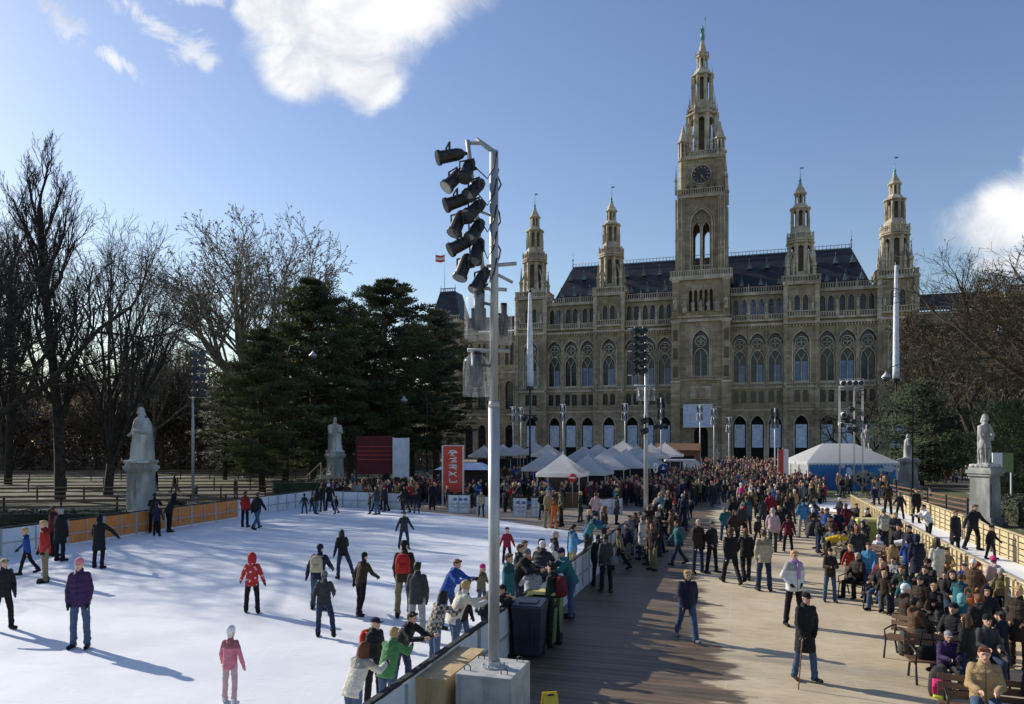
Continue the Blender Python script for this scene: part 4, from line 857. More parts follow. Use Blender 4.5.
# hedges
def hedge(a,b,w,h,label,n=9000,m=None):
    a=Vector((*a,0));b=Vector((*b,0)); r=random.Random(int(a.x*10)); mb=MB(); d=(b-a); L=d.length; d.normalize(); s=Vector((-d.y,d.x,0))
    mb.obox(a+d*L/2+Vector((0,0,h*.45)),(L,w*.8,h*.88),math.atan2(d.y,d.x))
    for _ in range(n):
        c=a+d*r.random()*L+s*(r.random()-.5)*w+Vector((0,0,r.random()*h)); u=rvec(r)*.11; v=rvec(r)*.08; mb.add([c-u,c+u,c+v],[(0,1,2)])
    o=mb.build('hedge',m or M['hedge']); tag(o,label,'hedge')
hedge((-40,37),(-19.4,37.5),1.6,1.3,'dark clipped hedge behind the white board and boys at the left')
hedge((-18.5,58),(-8.5,62),2.2,1.7,'dark hedge behind the white boards at the far left corner')
hedge((24.5,31.5),(31,47),1.4,1.5,'dark hedge behind the path fence at the right edge')
# park rails: long low benches/rails behind the boards
def rails(a,b,label,n=4,h=1.15,mt=None):
    a=Vector((*a,0));b=Vector((*b,0)); L=(b-a).length; e=empty('park_railing',a,math.atan2((b-a).y,(b-a).x),label,'railing','low railings in the park on the left')
    m=MB(); [m.box(0,L,-.03,.03,.2+k*(h-.2)/(n-1)-.05,.2+k*(h-.2)/(n-1)+.05) for k in range(n)]; m.build('rail',mt or M['bench_wood'],e)
    k=0
    while k<=L: m=MB(); m.box(k-.05,k+.05,.031,.10,0,h+.08); m.build('post',M['black_matte'],e); k+=3.4
rails((-46,46),(-19,50),'low dark railing just behind the left hedge'); rails((-50,56),(-16,60),'low railing behind the marble statue'); rails((-56,70),(-18,74),'low dark railing further back in the park' ); rails((-64,88),(-24,94),'furthest low railing in the park')
rails((28,46),(31,62),'low railing in the park on the right, behind the statue')
# ---------------------------------------------------------------- statues
def statue_mesh(seed,h=1.9,robe=True,vox=.03):
    r=random.Random(seed); mb=MB()
    if robe:
        mb.loft([((0,0,0),.36,.30,0),((0,0,.4),.33,.27,0),((0,-.01,.9),.28,.22,0),((0,0,1.2),.29,.2,0),((0,0,1.42),.27,.17,0),((0,0,1.55),.10,.09,0)],14)
        mb.loft([((.05,.1,0.02),.42,.22,0),((.04,.1,.7),.38,.2,0),((0,.09,1.3),.34,.17,0),((0,.06,1.5),.2,.12,0)],14)
        for k in range(9):
            a=PI+PI*(k+.5)/9; x,y=.31*math.cos(a),.27*math.sin(a); mb.capsule((x,y,.03),(x*.75+r.uniform(-.03,.03),y*.75,1.0),.045,.03,6)
        mb.capsule((.30,0,1.38),(.36,-.10,1.02),.085,.07); mb.capsule((.36,-.10,1.02),(.14,-.28,1.08),.065,.05)
        mb.capsule((-.30,0,1.38),(-.35,-.05,1.0),.085,.07); mb.capsule((-.35,-.05,1.0),(-.2,-.27,.9),.065,.05)
    else:
        for s in (-1,1): mb.capsule((s*.11,0,.85),(s*.14,-.06 if s>0 else .02,.45),.12,.085); mb.capsule((s*.14,-.06 if s>0 else .02,.45),(s*.15,0,.06),.08,.06); mb.capsule((s*.15,0,.05),(s*.17,-.18,.05),.055,.05)
        mb.loft([((0,0,.62),.26,.2,0),((0,0,.9),.21,.16,0),((0,0,1.1),.19,.14,0),((0,0,1.35),.25,.16,0),((0,0,1.48),.2,.12,0),((0,0,1.56),.08,.08,0)],14)
        mb.capsule((.26,0,1.4),(.46,-.02,1.12),.08,.065); mb.capsule((.46,-.02,1.12),(.22,-.12,.95),.06,.05)
        mb.capsule((-.26,0,1.4),(-.36,-.02,1.1),.08,.065); mb.capsule((-.36,-.02,1.1),(-.34,-.18,.86),.06,.05); mb.capsule((-.34,-.2,.9),(-.30,-.22,.05),.03,.025)
        mb.loft([((.16,.16,.02),.28,.1,0),((.1,.16,.8),.26,.1,0),((0,.12,1.45),.2,.08,0)],12)
    mb.capsule((0,0,1.5),(0,0,1.62),.07,.07); mb.loft([((0,-.02,1.58),.05,.06,0),((0,-.02,1.64),.09,.10,0),((0,-.01,1.74),.10,.12,0),((0,0,1.83),.085,.10,0),((0,0,1.88),.03,.04,0)],12)
    mb.capsule((0,-.12,1.72),(0,-.14,1.68),.02,.02,6); mb.capsule((0,.0,1.8),(0,.08,1.62),.10,.08)
    mb.box(-.42,.42,-.36,.34,-.06,.04)
    def drape(me):
        ns=[Vector(v.normal) for v in me.vertices]
        for v,n in zip(me.vertices,ns):
            a=math.atan2(v.co.y,v.co.x); k=.5-abs(noise.noise(Vector((math.cos(a)*4.5+seed,math.sin(a)*4.5,v.co.z*1.1)))); k2=noise.noise(v.co*9)
            if v.co.z<1.5: v.co+=n*(.05*(k-.25)+.012*k2)
            else: v.co+=n*.010*k2
        me.update()
    return fuse(mb,'statue_figure',M['marble'],.022,1,drape)
stR=statue_mesh(3,robe=True); stM=statue_mesh(4,robe=False)
def statue(px,D,hp,hf,w,me,rz,label,ws=1.0):
    e=empty('statue',AT(px,D),rz,label,'statue'); m=MB()
    m.box(-w*.72,w*.72,-w*.72,w*.72,0,.25); m.box(-w*.62,w*.62,-w*.62,w*.62,.25,.5); m.obox((0,0,.5+(hp-1.0)/2),(w,w,hp-1.0),0,0,0,.94)
    m.box(-w*.56,w*.56,-w*.56,w*.56,hp-.5,hp-.36); m.box(-w*.62,w*.62,-w*.62,w*.62,hp-.36,hp-.16); m.box(-w*.54,w*.54,-w*.54,w*.54,hp-.16,hp)
    m.box(-w*.34,w*.34,-w*.525,-w*.5,.9,hp-.95); m.build('pedestal',M['pedestal'],e)
    o=inst(me,'figure',e,(0,0,hp+.06*hf/1.9),(0,0,0),(hf/1.9*ws,hf/1.9*ws,hf/1.9))
    return e
statue(141,46,3.4,3.35,1.22,stR,-.3+UR,'white marble robed statue on a tall pedestal behind the orange boards',1.1)
statue(985,42,3.3,2.9,1.12,stM,.5,'white marble statue with hand on hip on a tall pedestal by the ice path')
statue(335,70,3.7,3.2,1.25,stR,.6,'grey robed statue on a plinth in the shade in front of the pines')
statue(867,84,3.7,2.8,1.4,stM,-.6,'small white statue standing above the marquee roof line')
statue(908,76,3.0,2.4,1.7,stR,1.1,'white statue on a dark plinth just right of the marquee')
# ---------------------------------------------------------------- light masts
def parcan(mb,c,d,r=.16,L=.46,mi=0,li=1):
    d=Vector(d).normalized(); c=Vector(c); a=c-d*L/2; b=c+d*L/2
    mb.tube([a-d*.10,a-d*.06,a,a+d*.02,b-d*.06,b-d*.05,b],[r*.35,r*.7,r*.85,r*.9,r*.95,r*1.12,r*1.12],12,mi,False)
    mb.tube([b+d*.001,b+d*.004],[r*1.0,r*.98],12,li,False)
    s=d.cross(Vector((0,0,1))).normalized(); mb.tube([c+s*r*1.15,c+s*r*1.2+Vector((0,0,r*1.6)),c-s*r*1.2+Vector((0,0,r*1.6)),c-s*r*1.15],.018,4,mi,False)
# main pole
blk=G(495,704); 
PB=AT(494,12,0)
e=empty('concrete_block',PB,UR,'big grey concrete ballast block carrying the tall light pole','ballast block')
m=MB(); m.box(-.46,.46,-.52,.5,0,1.14); o=m.build('block',M['concrete'],e); bv=o.modifiers.new('b','BEVEL'); bv.width=.02; bv.segments=2
m=MB()
for x,y in ((-.34,-.3),(.28,-.33),(.32,.38),(-.34,.36)): m=MB(); m.tube([(x-.05,y,1.13),(x-.05,y,1.20),(x-.025,y,1.225),(x+.025,y,1.225),(x+.05,y,1.20),(x+.05,y,1.13)],.009,5); m.build('lifting_loop',M['black'],e)
m=MB(); m.box(-.58,-.57,-.4,-.1,.3,.55); 
e=empty('light_pole',(PB.x,PB.y,1.14),0,'tall galvanised pole on the concrete block with stacked black spotlights','light pole')
m=MB(); m.tube([(0,0,.02),(0,0,4.15)],.090,18); m.tube([(0,0,4.15),(0,0,4.25)],[.096,.078],18); m.tube([(0,0,4.25),(0,0,8.25)],.070,18); m.lathe([(.2,0),(.2,.025),(.11,.03),(.105,.1)],0,0,16)
for k in range(6): a=k*PI/3; m.tube([(.165*math.cos(a),.165*math.sin(a),.02),(.165*math.cos(a),.165*math.sin(a),.07)],.014,6)
m.build('pole',M['steel'],e)
m=MB(); m.tube([(-.42,-.05,8.40),(-.16,-.05,6.2)],.035,8); m.tube([(-.42,-.05,8.36),(-.2,-.03,8.36),(.02,0,8.2)],.03,6); m.tube([(.02,.0,8.24),(-.28,0,8.45)],.025,6); m.tube([(-.16,-.04,6.4),(0,0,6.2)],.025,6); m.tube([(-.3,-.04,7.3),(0,0,7.2)],.02,6); m.tube([(-.12,-.04,6.4),(.36,0,6.45)],.03,6); m.tube([(0,0,6.3),(.3,.02,6.15)],.025,6)
m.build('support_bar',M['steel'],e)
m=MB(); pts=[(.07,.08,8.0)]; 
for k in range(12): pts.append((.05+.06*math.sin(k*1.7),.11,7.9-k*.15))
m.tube(pts,.016,5); m.tube([(-.1,-.1,6.1),(-.2,-.14,6.0),(-.24,-.1,5.9)],.02,5)
for k in range(5): z=8.0-k*.42; m.tube([(-.34+.05*k,-.1,z),(-.1,-.16,z-.25),(.0,-.09,z-.05),(.05,-.09,z+.2)],.012,4)
m.build('cable',M['black'],e)
cans=[(-.70,8.15,(-1,-.3,-.3)),(-.62,7.76,(-.6,-.4,-.75)),(-.40,7.91,(-.25,-.5,-.8)),(-.58,7.42,(-1,-.3,-.45)),(-.29,7.61,(-.5,-.5,-.7)),(-.55,7.06,(-.3,-.4,-.9)),(-.29,7.29,(-.5,-.5,-.6)),(-.52,6.73,(-.9,-.3,-.55)),(-.27,6.95,(-.4,-.5,-.8)),(-.46,6.36,(-.3,-.35,-.95)),(-.24,6.62,(-.2,-.4,-.9)),(-.20,6.15,(-.45,-.35,-.9))]
for x,z,d in cans: m=MB(); parcan(m,(x-.03,-.10,z-.02),d,.108,.36); m.tube([(x,-.1,z),(x*.5-.08,-.06,z+.04)],.03,5); m.build('spotlight',[M['black'],M['lens']],e)
for x,y,z0,z1,r in ((-.24,-.08,5.25,5.90,.23),(.15,.20,5.20,5.75,.14),(-.28,-.08,4.34,4.92,.21)):
    m=MB(); m.lathe([(r*.55,z1+.05),(r*.9,z1),(r,z1-.06),(r*1.01,z0),(r*.97,z0-.02)],x,y,22,0,0,True); hd=m.build('plastic_hood',M['foil'],e)
    m=MB(); m.tube([(x,y,z1+.1),(x,y,z0+.12)],[r*.42,r*.36],10); m.box(x-r*.5,x+r*.5,y-r*.35,y+r*.35,z0+.14,z0+.46); m.tube([(x,y,z1-.08),(0,0,z1-.12)],.025,5); m.build('covered_lamp',[M['black']],e)
m=MB(); m.tube([(-.42,-.05,5.06),(.25,.1,5.06)],.03,6); m.tube([(-.3,-.05,6.05),(.2,.1,6.05)],.03,6); m.build('cross_arm',M['steel'],e)
# plywood crate beside the block, yellow sign
e=empty('plywood_crate',(PB.x-.72,PB.y+.55,0),UR,'plywood crate between the boards and the concrete block','crate')
m=MB(); m.box(-.27,.24,-.9,.9,0,1.02); m.box(-.29,.26,-.92,.92,1.022,1.05); m.build('box',M['ply'],e); m=MB(); [m.box(-.29,.26,y-.03,y+.03,.05,.1) for y in (-.7,0,.7)]; m.build('batten',M['ply'],e)
p=G(539,706); e=empty('wet_floor_sign',(.62,12.25,0),R(8),'small yellow plastic caution sign standing on the dark planks beside the concrete block','sign')
for s in (-1,1): m=MB(); m.obox((0,s*.12,.32),(.30,.02,.66),0,0,R(s*14),.8); m.build('leaf',M['yellow'],e)
m=MB(); m.obox((0,-.105,.44),(.14,.02,.07),0,0,R(-14)); m.tube([(-.05,-.07,.63),(.05,-.07,.63)],.02,5); m.build('mark',M['dark_ink'],e)
# wheelie bins
def bin_(loc,rz,body,lid,label,open_=False,w=.66,d=.72,h=1.1):
    e=empty('wheelie_bin',loc,rz,label,'wheelie bin'); m=MB(); m.obox((0,0,h/2+.06),(w*.82,d*.78,h-.06),0,0,0,1.22); m.box(-w*.52,w*.52,-d*.5,d*.5,h-.02,h+.04); m.box(-w*.4,w*.4,d*.5,d*.58,h-.06,h-.01)
    for k in range(3): m.box(-w*.3+k*w*.25-.02,-w*.3+k*w*.25+.02,-d*.47,-d*.42,.3,h-.15)
    m.build('body',body,e); m=MB()
    m.obox((0,0,h+.08),(w*1.06,d*1.06,.06),0,0,R(3) if not open_ else R(-9),.93); m.box(-w*.3,w*.3,-d*.3,d*.3,h+.10,h+.13); m.build('lid',lid,e)
    for s in (-1,1): m=MB(); m.tube([(s*w*.40,d*.36,.11),(s*w*.47,d*.36,.11)],.11,14,0,False); m.build('wheel',M['black_matte'],e)
    m=MB(); m.tube([(-w*.3,d*.62,h),(w*.3,d*.62,h)],.018,6); m.build('handle',M['black_matte'],e)
a=G(530,660); bin_((a.x,a.y+.3,0),R(-14),M['bin_dark'],M['bin_dark'],'dark navy wheelie bin, the one nearer the concrete block')
a=G(550,652); bin_((a.x-.05,a.y+.75,0),R(-20),M['bin_green'],M['lid_yellow'],'green wheelie bin with a yellow lid behind the dark one',True)
a=G(868,546); e=empty('waste_container',(a.x,a.y,0),-.2,'olive green container standing at the end of the slatted fence','container')
m=MB(); m.obox((0,0,.6),(.95,.8,1.1),0,0,0,1.08); m.build('body',M['olive'],e); m=MB(); m.obox((0,0,1.2),(1.12,.95,.10),0,0,0,.94); m.build('lid',M['lid_yellow'],e); m=MB(); [m.tube([(x,y-.04,.08),(x,y+.04,.08)],.08,10) for x in (-.38,.38) for y in (-.28,.28)]; m.build('wheel',M['black_matte'],e)
# left floodlight mast
def mast(px,D,top,label,cols=2,rows=6,dx=.0,face=(0.4,-1,-.25),sc_=1.0,polr=.10,name='floodlight_mast'):
    e=empty(name,AT(px,D),0,label,'floodlight mast'); m=MB(); m.tube([(0,0,0),(0,0,top*.55),(0,0,top*.56),(0,0,top)],[polr*1.15,polr*1.1,polr*.8,polr*.75],10); m.lathe([(.3,0),(.3,.04),(.16,.06)],0,0,10); m.build('pole',M['steel'],e)
    m=MB(); step=.6*sc_
    for c in range(cols): x=dx+(c-(cols-1)/2)*.62*sc_; m.tube([(x,-.14,top+.1),(x,-.14,top-rows*step)],.03,5)
    for z in (top-.1,top-rows*step*.5,top-rows*step): m.tube([(dx-cols*.4*sc_,-.12,z),(max(.1,dx+cols*.4*sc_),-.12,z)],.03,5)
    m.build('frame',M['steel'],e)
    for c in range(cols):
        for k in range(rows): m=MB(); parcan(m,(dx+(c-(cols-1)/2)*.62*sc_,-.35,top-.25-k*step),face,.24*sc_,.5*sc_); m.build('floodlight',[M['black'],M['lens']],e)
    return e
mast(193,58,11.7,'grey floodlight mast with two columns of black lamps, left of the pines',2,6,dx=.55)
mm_=mast(646,44,11.4,'grey mast with a black lamp cluster behind the crowd, left of the clock tower',2,6,dx=-.45,face=(-.7,-.5,-.45),sc_=.78,polr=.12)
m=MB(); m.tube([(-.7,0,8.0),(.5,0,8.0)],.05,6); m.build('cross_arm',M['steel'],mm_)
for x in (-.35,.3): m=MB(); m.lathe([(.2,7.9),(.22,7.2),(.2,7.1)],x,-.1,12); m.build('covered_lamp',M['foil'],mm_); m=MB(); parcan(m,(x,-.1,7.5),(0,-.5,-1),.13,.4); m.build('floodlight',[M['black'],M['lens']],mm_)
for z in (5.3,5.9): m=MB(); parcan(m,(-.2,-.2,z),(-1,-.3,-.4),.2,.5); m.build('floodlight',[M['black'],M['lens']],mm_)
# small event light posts in front of the hall
for i,(px,D,top,lb) in enumerate([(513,118,10.2,'slim light post with boxy lamps, left of the dark banner mast'),(521,125,10.4,'slim light post right behind the tall pole'),(563,112,10.3,'slim white light post in front of the left arcade'),(625,108,10.2,'slim light post with white twin boxes left of the mast'),(661,84,9.6,'slim light post with a cluster of dark lamps, right of the mast'),(700,112,10.2,'slim light post left of the tower door'),(714,116,9.8,'slim white light post right of the entrance banner'),(729,120,8.6,'slim light post at the right foot of the clock tower'),(775,92,8.8,'slim dark light post in front of the right arcade')]):
    e=empty('light_post',AT(px,D),UR,lb,'light post','slim light posts before the hall'); m=MB(); m.tube([(0,0,0),(0,0,top)],[.10,.07],8); m.lathe([(.35,0),(.35,.1),(.18,.12)],0,0,8); m.build('pole',M['white_metal'],e)
    mt=[M['white_metal'],M['lens']] if i not in (4,8) else [M['black'],M['lens']]
    for k in range(4):
        m=MB(); x=(-.30 if k%2 else .30); z=top-.6-(k//2)*1.25; m.obox((x,-.1,z),(.26,.28,1.1),.2*(k-1.5),0,R(12),.85); m.obox((x,-.27,z-.05),(.2,.03,.9),.2*(k-1.5),1,R(12)); m.tube([(x,0,z),(0,0,z)],.04,5); m.build('lamp_box',mt,e)
    if i in (4,): 
        for k in range(3): m=MB(); parcan(m,(-.5+.5*k,-.2,top-3.2),(.3*(k-1),-1,-.5),.25,.5); m.build('floodlight',[M['black'],M['lens']],e)
# fabric sleeves on dark masts
for px,D,zb,zt,top2,lb in ((530,72,10.0,19.0,10.0,'tapering white fabric sleeve lamp on a dark mast left of the hall centre'),(896,82,11.6,24.0,11.0,'tapering white fabric sleeve lamp on a mast at the right end of the hall')):
    e=empty('sleeve_lamp',AT(px,D),0,lb,'lamp mast'); m=MB(); m.tube([(0,0,0),(0,0,zb+.1)],.09,8); m.tube([(-.6,0,zb*.72),(.6,0,zb*.72)],.05,5); m.box(-.35,.35,-.2,.2,zb-.35,zb-.05); m.lathe([(.3,0),(.3,.2),(.12,.25)],0,0,8); m.build('mast',M['black'],e)
    m=MB(); m.lathe([(.36,zb),(.34,zb+1),(.26,zb+(zt-zb)*.6),(.14,zt-.2),(.1,zt)],0,0,14,0,0,True); m.build('fabric_sleeve',M['sleeve'],e); m=MB(); m.lathe([(.1,zt),(.17,zt+.1),(.1,zt+.3)],0,0,8); m.build('cap',M['black'],e)
    for s in (-1,1): m=MB(); parcan(m,(s*.5,-.1,zb*.72-.3),(s*.6,-.5,-.6),.2,.4); m.build('spotlight',[M['black'],M['lens']],e)
# lamps on curved arms
for px,D,z,sd_,lb in ((886,62,10.0,1,'round street lamp on a curved arm before the right end of the hall'),(1000,50,12.0,1,'round street lamp among the twigs at the right edge'),(313,66,12.2,-1,'round street lamp glinting in front of the pointed pine'),(404,72,8.6,1,'street lamp on a slim post before the spreading pine')):
    e=empty('street_lamp',AT(px,D),0,lb,'street lamp'); x=sd_*2.2; m=MB(); m.tube([(x,0,0),(x,0,z+.2),(x*.9,0,z+.9),(x*.5,0,z+1.1),(x*.15,0,z+.8),(0,0,z+.45)],[.07,.05,.04,.035,.035,.03],8); m.lathe([(.22,0),(.22,.5),(.13,.6)],x,0,8); m.build('post',M['black'],e)
    m=MB(); m.lathe([(.06,z+.5),(.1,z+.35),(.34,z+.1),(.36,z)],0,0,14,0,0,True); m.build('lamp_shade',M['steel'],e); m=MB(); m.lathe([(.34,z),(.28,z-.2),(.12,z-.32),(.01,z-.35)],0,0,14,0,0,True); m.build('globe',M['lens'],e)
# truss portal
pc=AT(851,66); e=empty('truss_portal',pc,UR*.6,'pale metal portal frame carrying lamps in front of the marquee','lighting portal')
for k,(x,y) in enumerate(((-.95,0),(.95,0),(.55,1.2))): m=MB(); [m.tube([(x+a,y+b,0),(x+a,y+b,9.5)],.022,5) for a,b in ((-.05,-.05),(.05,-.05),(0,.06))]; m.box(x-.3,x+.3,y-.3,y+.3,0,.06); m.build('upright',M['steel'],e)
m=MB(); m.tube([(-1,0,9.5),(1,0,9.5)],.06,6); m.tube([(-1,0,9.25),(1,0,9.25)],.04,6); m.tube([(.95,0,9.5),(.55,1.2,9.5)],.05,6); m.tube([(-.95,0,9.5),(.55,1.2,9.5)],.05,6); m.build('crossbeam',M['steel'],e)
for x in (-.7,-.2,.3,.75): m=MB(); parcan(m,(x,-.1,9.85),(.1,-1,-.2),.22,.4); m.build('lamp',[M['white_metal'],M['lens']],e)
for x,z in ((-.55,5.9),(-.75,5.0),(.1,6.4),(.25,5.3),(-.1,4.7),(.4,4.6)): m=MB(); parcan(m,(x,.3,z+1.2),(.1,-1,-.3),.22,.45); m.tube([(x,.3,z+1.3),(.5,1.1,z+1.3)],.03,4); m.build('lamp',[M['white_metal'] if x<0 else M['black'],M['lens']],e)
# ---------------------------------------------------------------- tents
def tent_top(w,eave,peak,val=.28):
    mb=MB(); N=6; h=peak-eave; rings=[]
    for k in range(N+1):
        f=k/N; r=w/2*(1-f)+.02; z=eave+h*(f**1.12)
        ringp=[]
        for side in range(4):
            for q in range(4):
                g=q/4; c=[(-1,-1),(1,-1),(1,1),(-1,1)]; a,b=c[side],c[(side+1)%4]; x=a[0]+(b[0]-a[0])*g; y=a[1]+(b[1]-a[1])*g; sag=.06*h*math.sin(PI*g)*math.sin(PI*min(1,f*1.0))*.9
                ringp.append((x*r,y*r,z-sag))
        rings.append(ringp)
    vs=[p for rg in rings for p in rg]; n=16; fs=[(i*n+k,i*n+(k+1)%n,(i+1)*n+(k+1)%n,(i+1)*n+k) for i in range(N) for k in range(n)]
    b=len(vs); vs+=[(p[0]*1.005,p[1]*1.005,eave-val) for p in rings[0]]; fs+=[(b+k,b+(k+1)%n,(k+1)%n,k) for k in range(n)]
    mb.add(vs,fs,0,False); mb.tube([(0,0,peak-.1),(0,0,peak+.18)],[.06,.02],6); return mb
def tent(px,D,w,py,label,rz=None,eave=2.35,counter=True):
    w*=.80 if D<58 else .84; peak=CH-(py-HY)*D/F; e=empty('market_tent',AT(px,D),UR if rz is None else rz,label,'tent','white peaked market tents'); tent_top(w,max(eave,peak-1.35),peak).build('canopy',M['tarp'],e)
    for sx_ in (-1,1):
        for sy_ in (-1,1): m=MB(); m.box(sx_*(w/2-.06)-.03,sx_*(w/2-.06)+.03,sy_*(w/2-.06)-.03,sy_*(w/2-.06)+.03,0,eave-.02); m.build('tent_post',M['white_metal'],e)
    if counter:
        m=MB(); m.box(-w/2+.2,w/2-.2,-w/2+.15,-w/2+.6,0,1.0); m.box(-w/2+.1,w/2-.1,-w/2+.05,-w/2+.7,1.0,1.05); m.build('counter',M['hut_wood'],e); m=MB(); m.box(-w/2+.1,w/2-.1,w/2-.14,w/2-.10,0,eave-.1); m.build('back_wall',M['black_matte'],e)
for a in [(563,55,4.0,454,'nearest white peaked tent at the edge of the rink entrance'),(548,62,4.2,451,'white tent just behind the nearest one, to its left'),(588,60,4.2,455,'white tent just right of the nearest one'),(606,64,4.4,450,'white tent second to the right of the nearest one'),(626,66,4.6,449,'white tent behind the floodlight mast foot'),(598,88,4.6,444,'white tent in the back row above the second right tent'),(623,92,5.2,441,'tallest white tent in the back row'),(637,80,4.6,445.5,'white tent between the tallest one and the mast'),(651,86,4.8,444,'white tent right behind the mast'),(665,90,4.8,443,'last white tent on the right, beside the brown hut'),(612,74,4.4,446.5,'white tent in the middle of the cluster'),(584,84,4.4,446,'white tent at the left end of the back row'),(645,70,4.4,450.5,'white tent low in front of the brown hut'),
          (503,104,4.0,444,'far white tent left of the tall pole gap'),(516,108,4.0,444,'second far white tent right of the tall pole'),(536,106,4.4,443,'third far white tent right of the tall pole'),(548,100,4.4,444.5,'far white tent nearest the front cluster'),(484,104,4.0,445.5,'far white tent just left of the tall pole')]: tent(*a)
# white gazebo roof flat awnings
hut=empty('wooden_hut',AT(678,112),UR,'low brown wooden hut beside the tower entrance behind the tents','hut'); m=MB(); m.box(-3,3,-1.5,1.5,0,3.4); m.build('wall',M['hut_wood'],hut); m=MB(); m.add([(-3.3,-1.8,3.4),(3.3,-1.8,3.4),(3.3,0,4.4),(-3.3,0,4.4),(3.3,1.8,3.4),(-3.3,1.8,3.4)],[(0,1,2,3),(3,2,4,5),(0,3,5),(1,4,2)]); m.build('roof',M['hut_wood'],hut); m=MB(); m.box(-2.4,2.4,-1.53,-1.51,1.2,2.6); m.build('hatch',M['dark'],hut)
p=AT(683,100); e=empty('service_van',p,UR+.2,'white van roof showing between the tents and the tower crowd','van'); m=MB(); m.box(-2.4,1.6,-1,1,.45,2.3); m.add([(1.6,-1,.45),(2.6,-.95,.5),(2.6,-.95,1.2),(1.6,-1,2.3),(1.6,1,.45),(2.6,.95,.5),(2.6,.95,1.2),(1.6,1,2.3)],[(0,1,2,3),(7,6,5,4),(1,5,6,2),(2,6,7,3)]); m.build('body',M['white_metal'],e)
for x in (-1.6,1.8):
    for y in (-.95,.95): m=MB(); m.tube([(x,y-.1,.36),(x,y+.1,.36)],.36,14); m.build('wheel',M['black_matte'],e)
m=MB(); m.quad((1.65,-.9,2.22),(2.58,-.88,1.25),(2.58,.88,1.25),(1.65,.9,2.22)); m.v=[(x+.02,y,z+.02) for x,y,z in m.v]; m.build('windscreen',M['glass'],e)
# marquee
mq=empty('marquee',AT(808,73),R(-3),'large white marquee with a blue printed front wall','marquee')
Wd,Dp,ev,rg=8.4,7.0,2.7,4.5
m=MB(); x0,x1=0,Wd; m.add([(-.2,-.2,ev),(x1+.2,-.2,ev),(x1+.2,Dp+.2,ev),(-.2,Dp+.2,ev),(2.6,Dp*.5,rg),(x1-2.6,Dp*.5,rg)],[(0,1,5,4),(1,2,5),(2,3,4,5),(3,0,4)])
n=26
for k in range(n): xa,xb=-.2+k*(Wd+.4)/n,-.2+(k+1)*(Wd+.4)/n; xm=(xa+xb)/2; m.add([(xa,-.21,ev),(xb,-.21,ev),(xb,-.21,ev-.2),(xm,-.21,ev-.34),(xa,-.21,ev-.2)],[(0,4,3,2,1)])
for k in range(n): xa,xb=-.2+k*(Dp+.4)/n,-.2+(k+1)*(Dp+.4)/n; xm=(xa+xb)/2; m.add([(-.21,xa,ev),(-.21,xb,ev),(-.21,xb,ev-.2),(-.21,xm,ev-.34),(-.21,xa,ev-.2)],[(0,1,2,3,4)])
m.build('canopy',M['tarp'],mq)
m=MB(); m.box(0.1,Wd-.1,-.05,0,0,ev-.05); m.build('front_wall',M['tarp_blue'],mq)
for x,y in ((0,0),(0,2.7),(0,5.4),(0,Dp),(Wd,0),(Wd,Dp)): m=MB(); m.box(x-.07,x+.07,y-.12,y+.02,0,ev); m.build('tent_post',M['white_metal'],mq)
m=MB(); r_=random.Random(2)
def cloudshape(mb,cx,cz,w,h,y,n=22,k=7,mi=0): mb.add([(cx+w*math.cos(2*PI*i/n)*(1+.13*math.cos(k*2*PI*i/n)),y,cz+h*math.sin(2*PI*i/n)*(1+.13*math.cos(k*2*PI*i/n))) for i in range(n)],[tuple(range(n))],mi)
cloudshape(m,5.3,1.15,1.05,.75,-.06,30,9); m.build('printed_shape',M['motif'],mq)
m=MB(); cloudshape(m,7.7,2.1,.6,.35,-.06,24,5); cloudshape(m,6.9,1.95,.26,.16,-.062,18,4); cloudshape(m,3.9,1.7,.3,.5,-.06,20,3); cloudshape(m,3.3,2.3,.2,.2,-.06,20,3); m.build('printed_cloud',M['pale_print'],mq)
m=MB(); 
for k in range(7): a=k*.9; m.tube([(5.3+.75*math.cos(a),-.075,1.15+.5*math.sin(a)),(5.3+.55*math.cos(a),-.075,1.15+.4*math.sin(a))],.12,5)
m.build('printed_pattern',M['dark_ink'],mq)
m=MB(); m.box(.1,Wd-.1,Dp-.1,Dp,0,ev-.1); m.build('back_wall',M['tarp'],mq)
# red and white flags/columns left of marquee
for k,(px,mm) in enumerate(((781,'red'),(786,'white_ink'))):
    e=empty('column_banner',AT(px,70),UR,'narrow %s upright banner at the left corner of the marquee'%('red' if k==0 else 'white'),'banner'); m=MB(); m.box(-.22,.22,-.03,.03,.2,4.0); m.build('cloth',M[mm],e); m=MB(); m.tube([(-.26,0,0),(-.26,0,4.1)],.03,6); m.box(-.4,.4,-.3,.3,0,.06); m.build('pole',M['steel'],e)
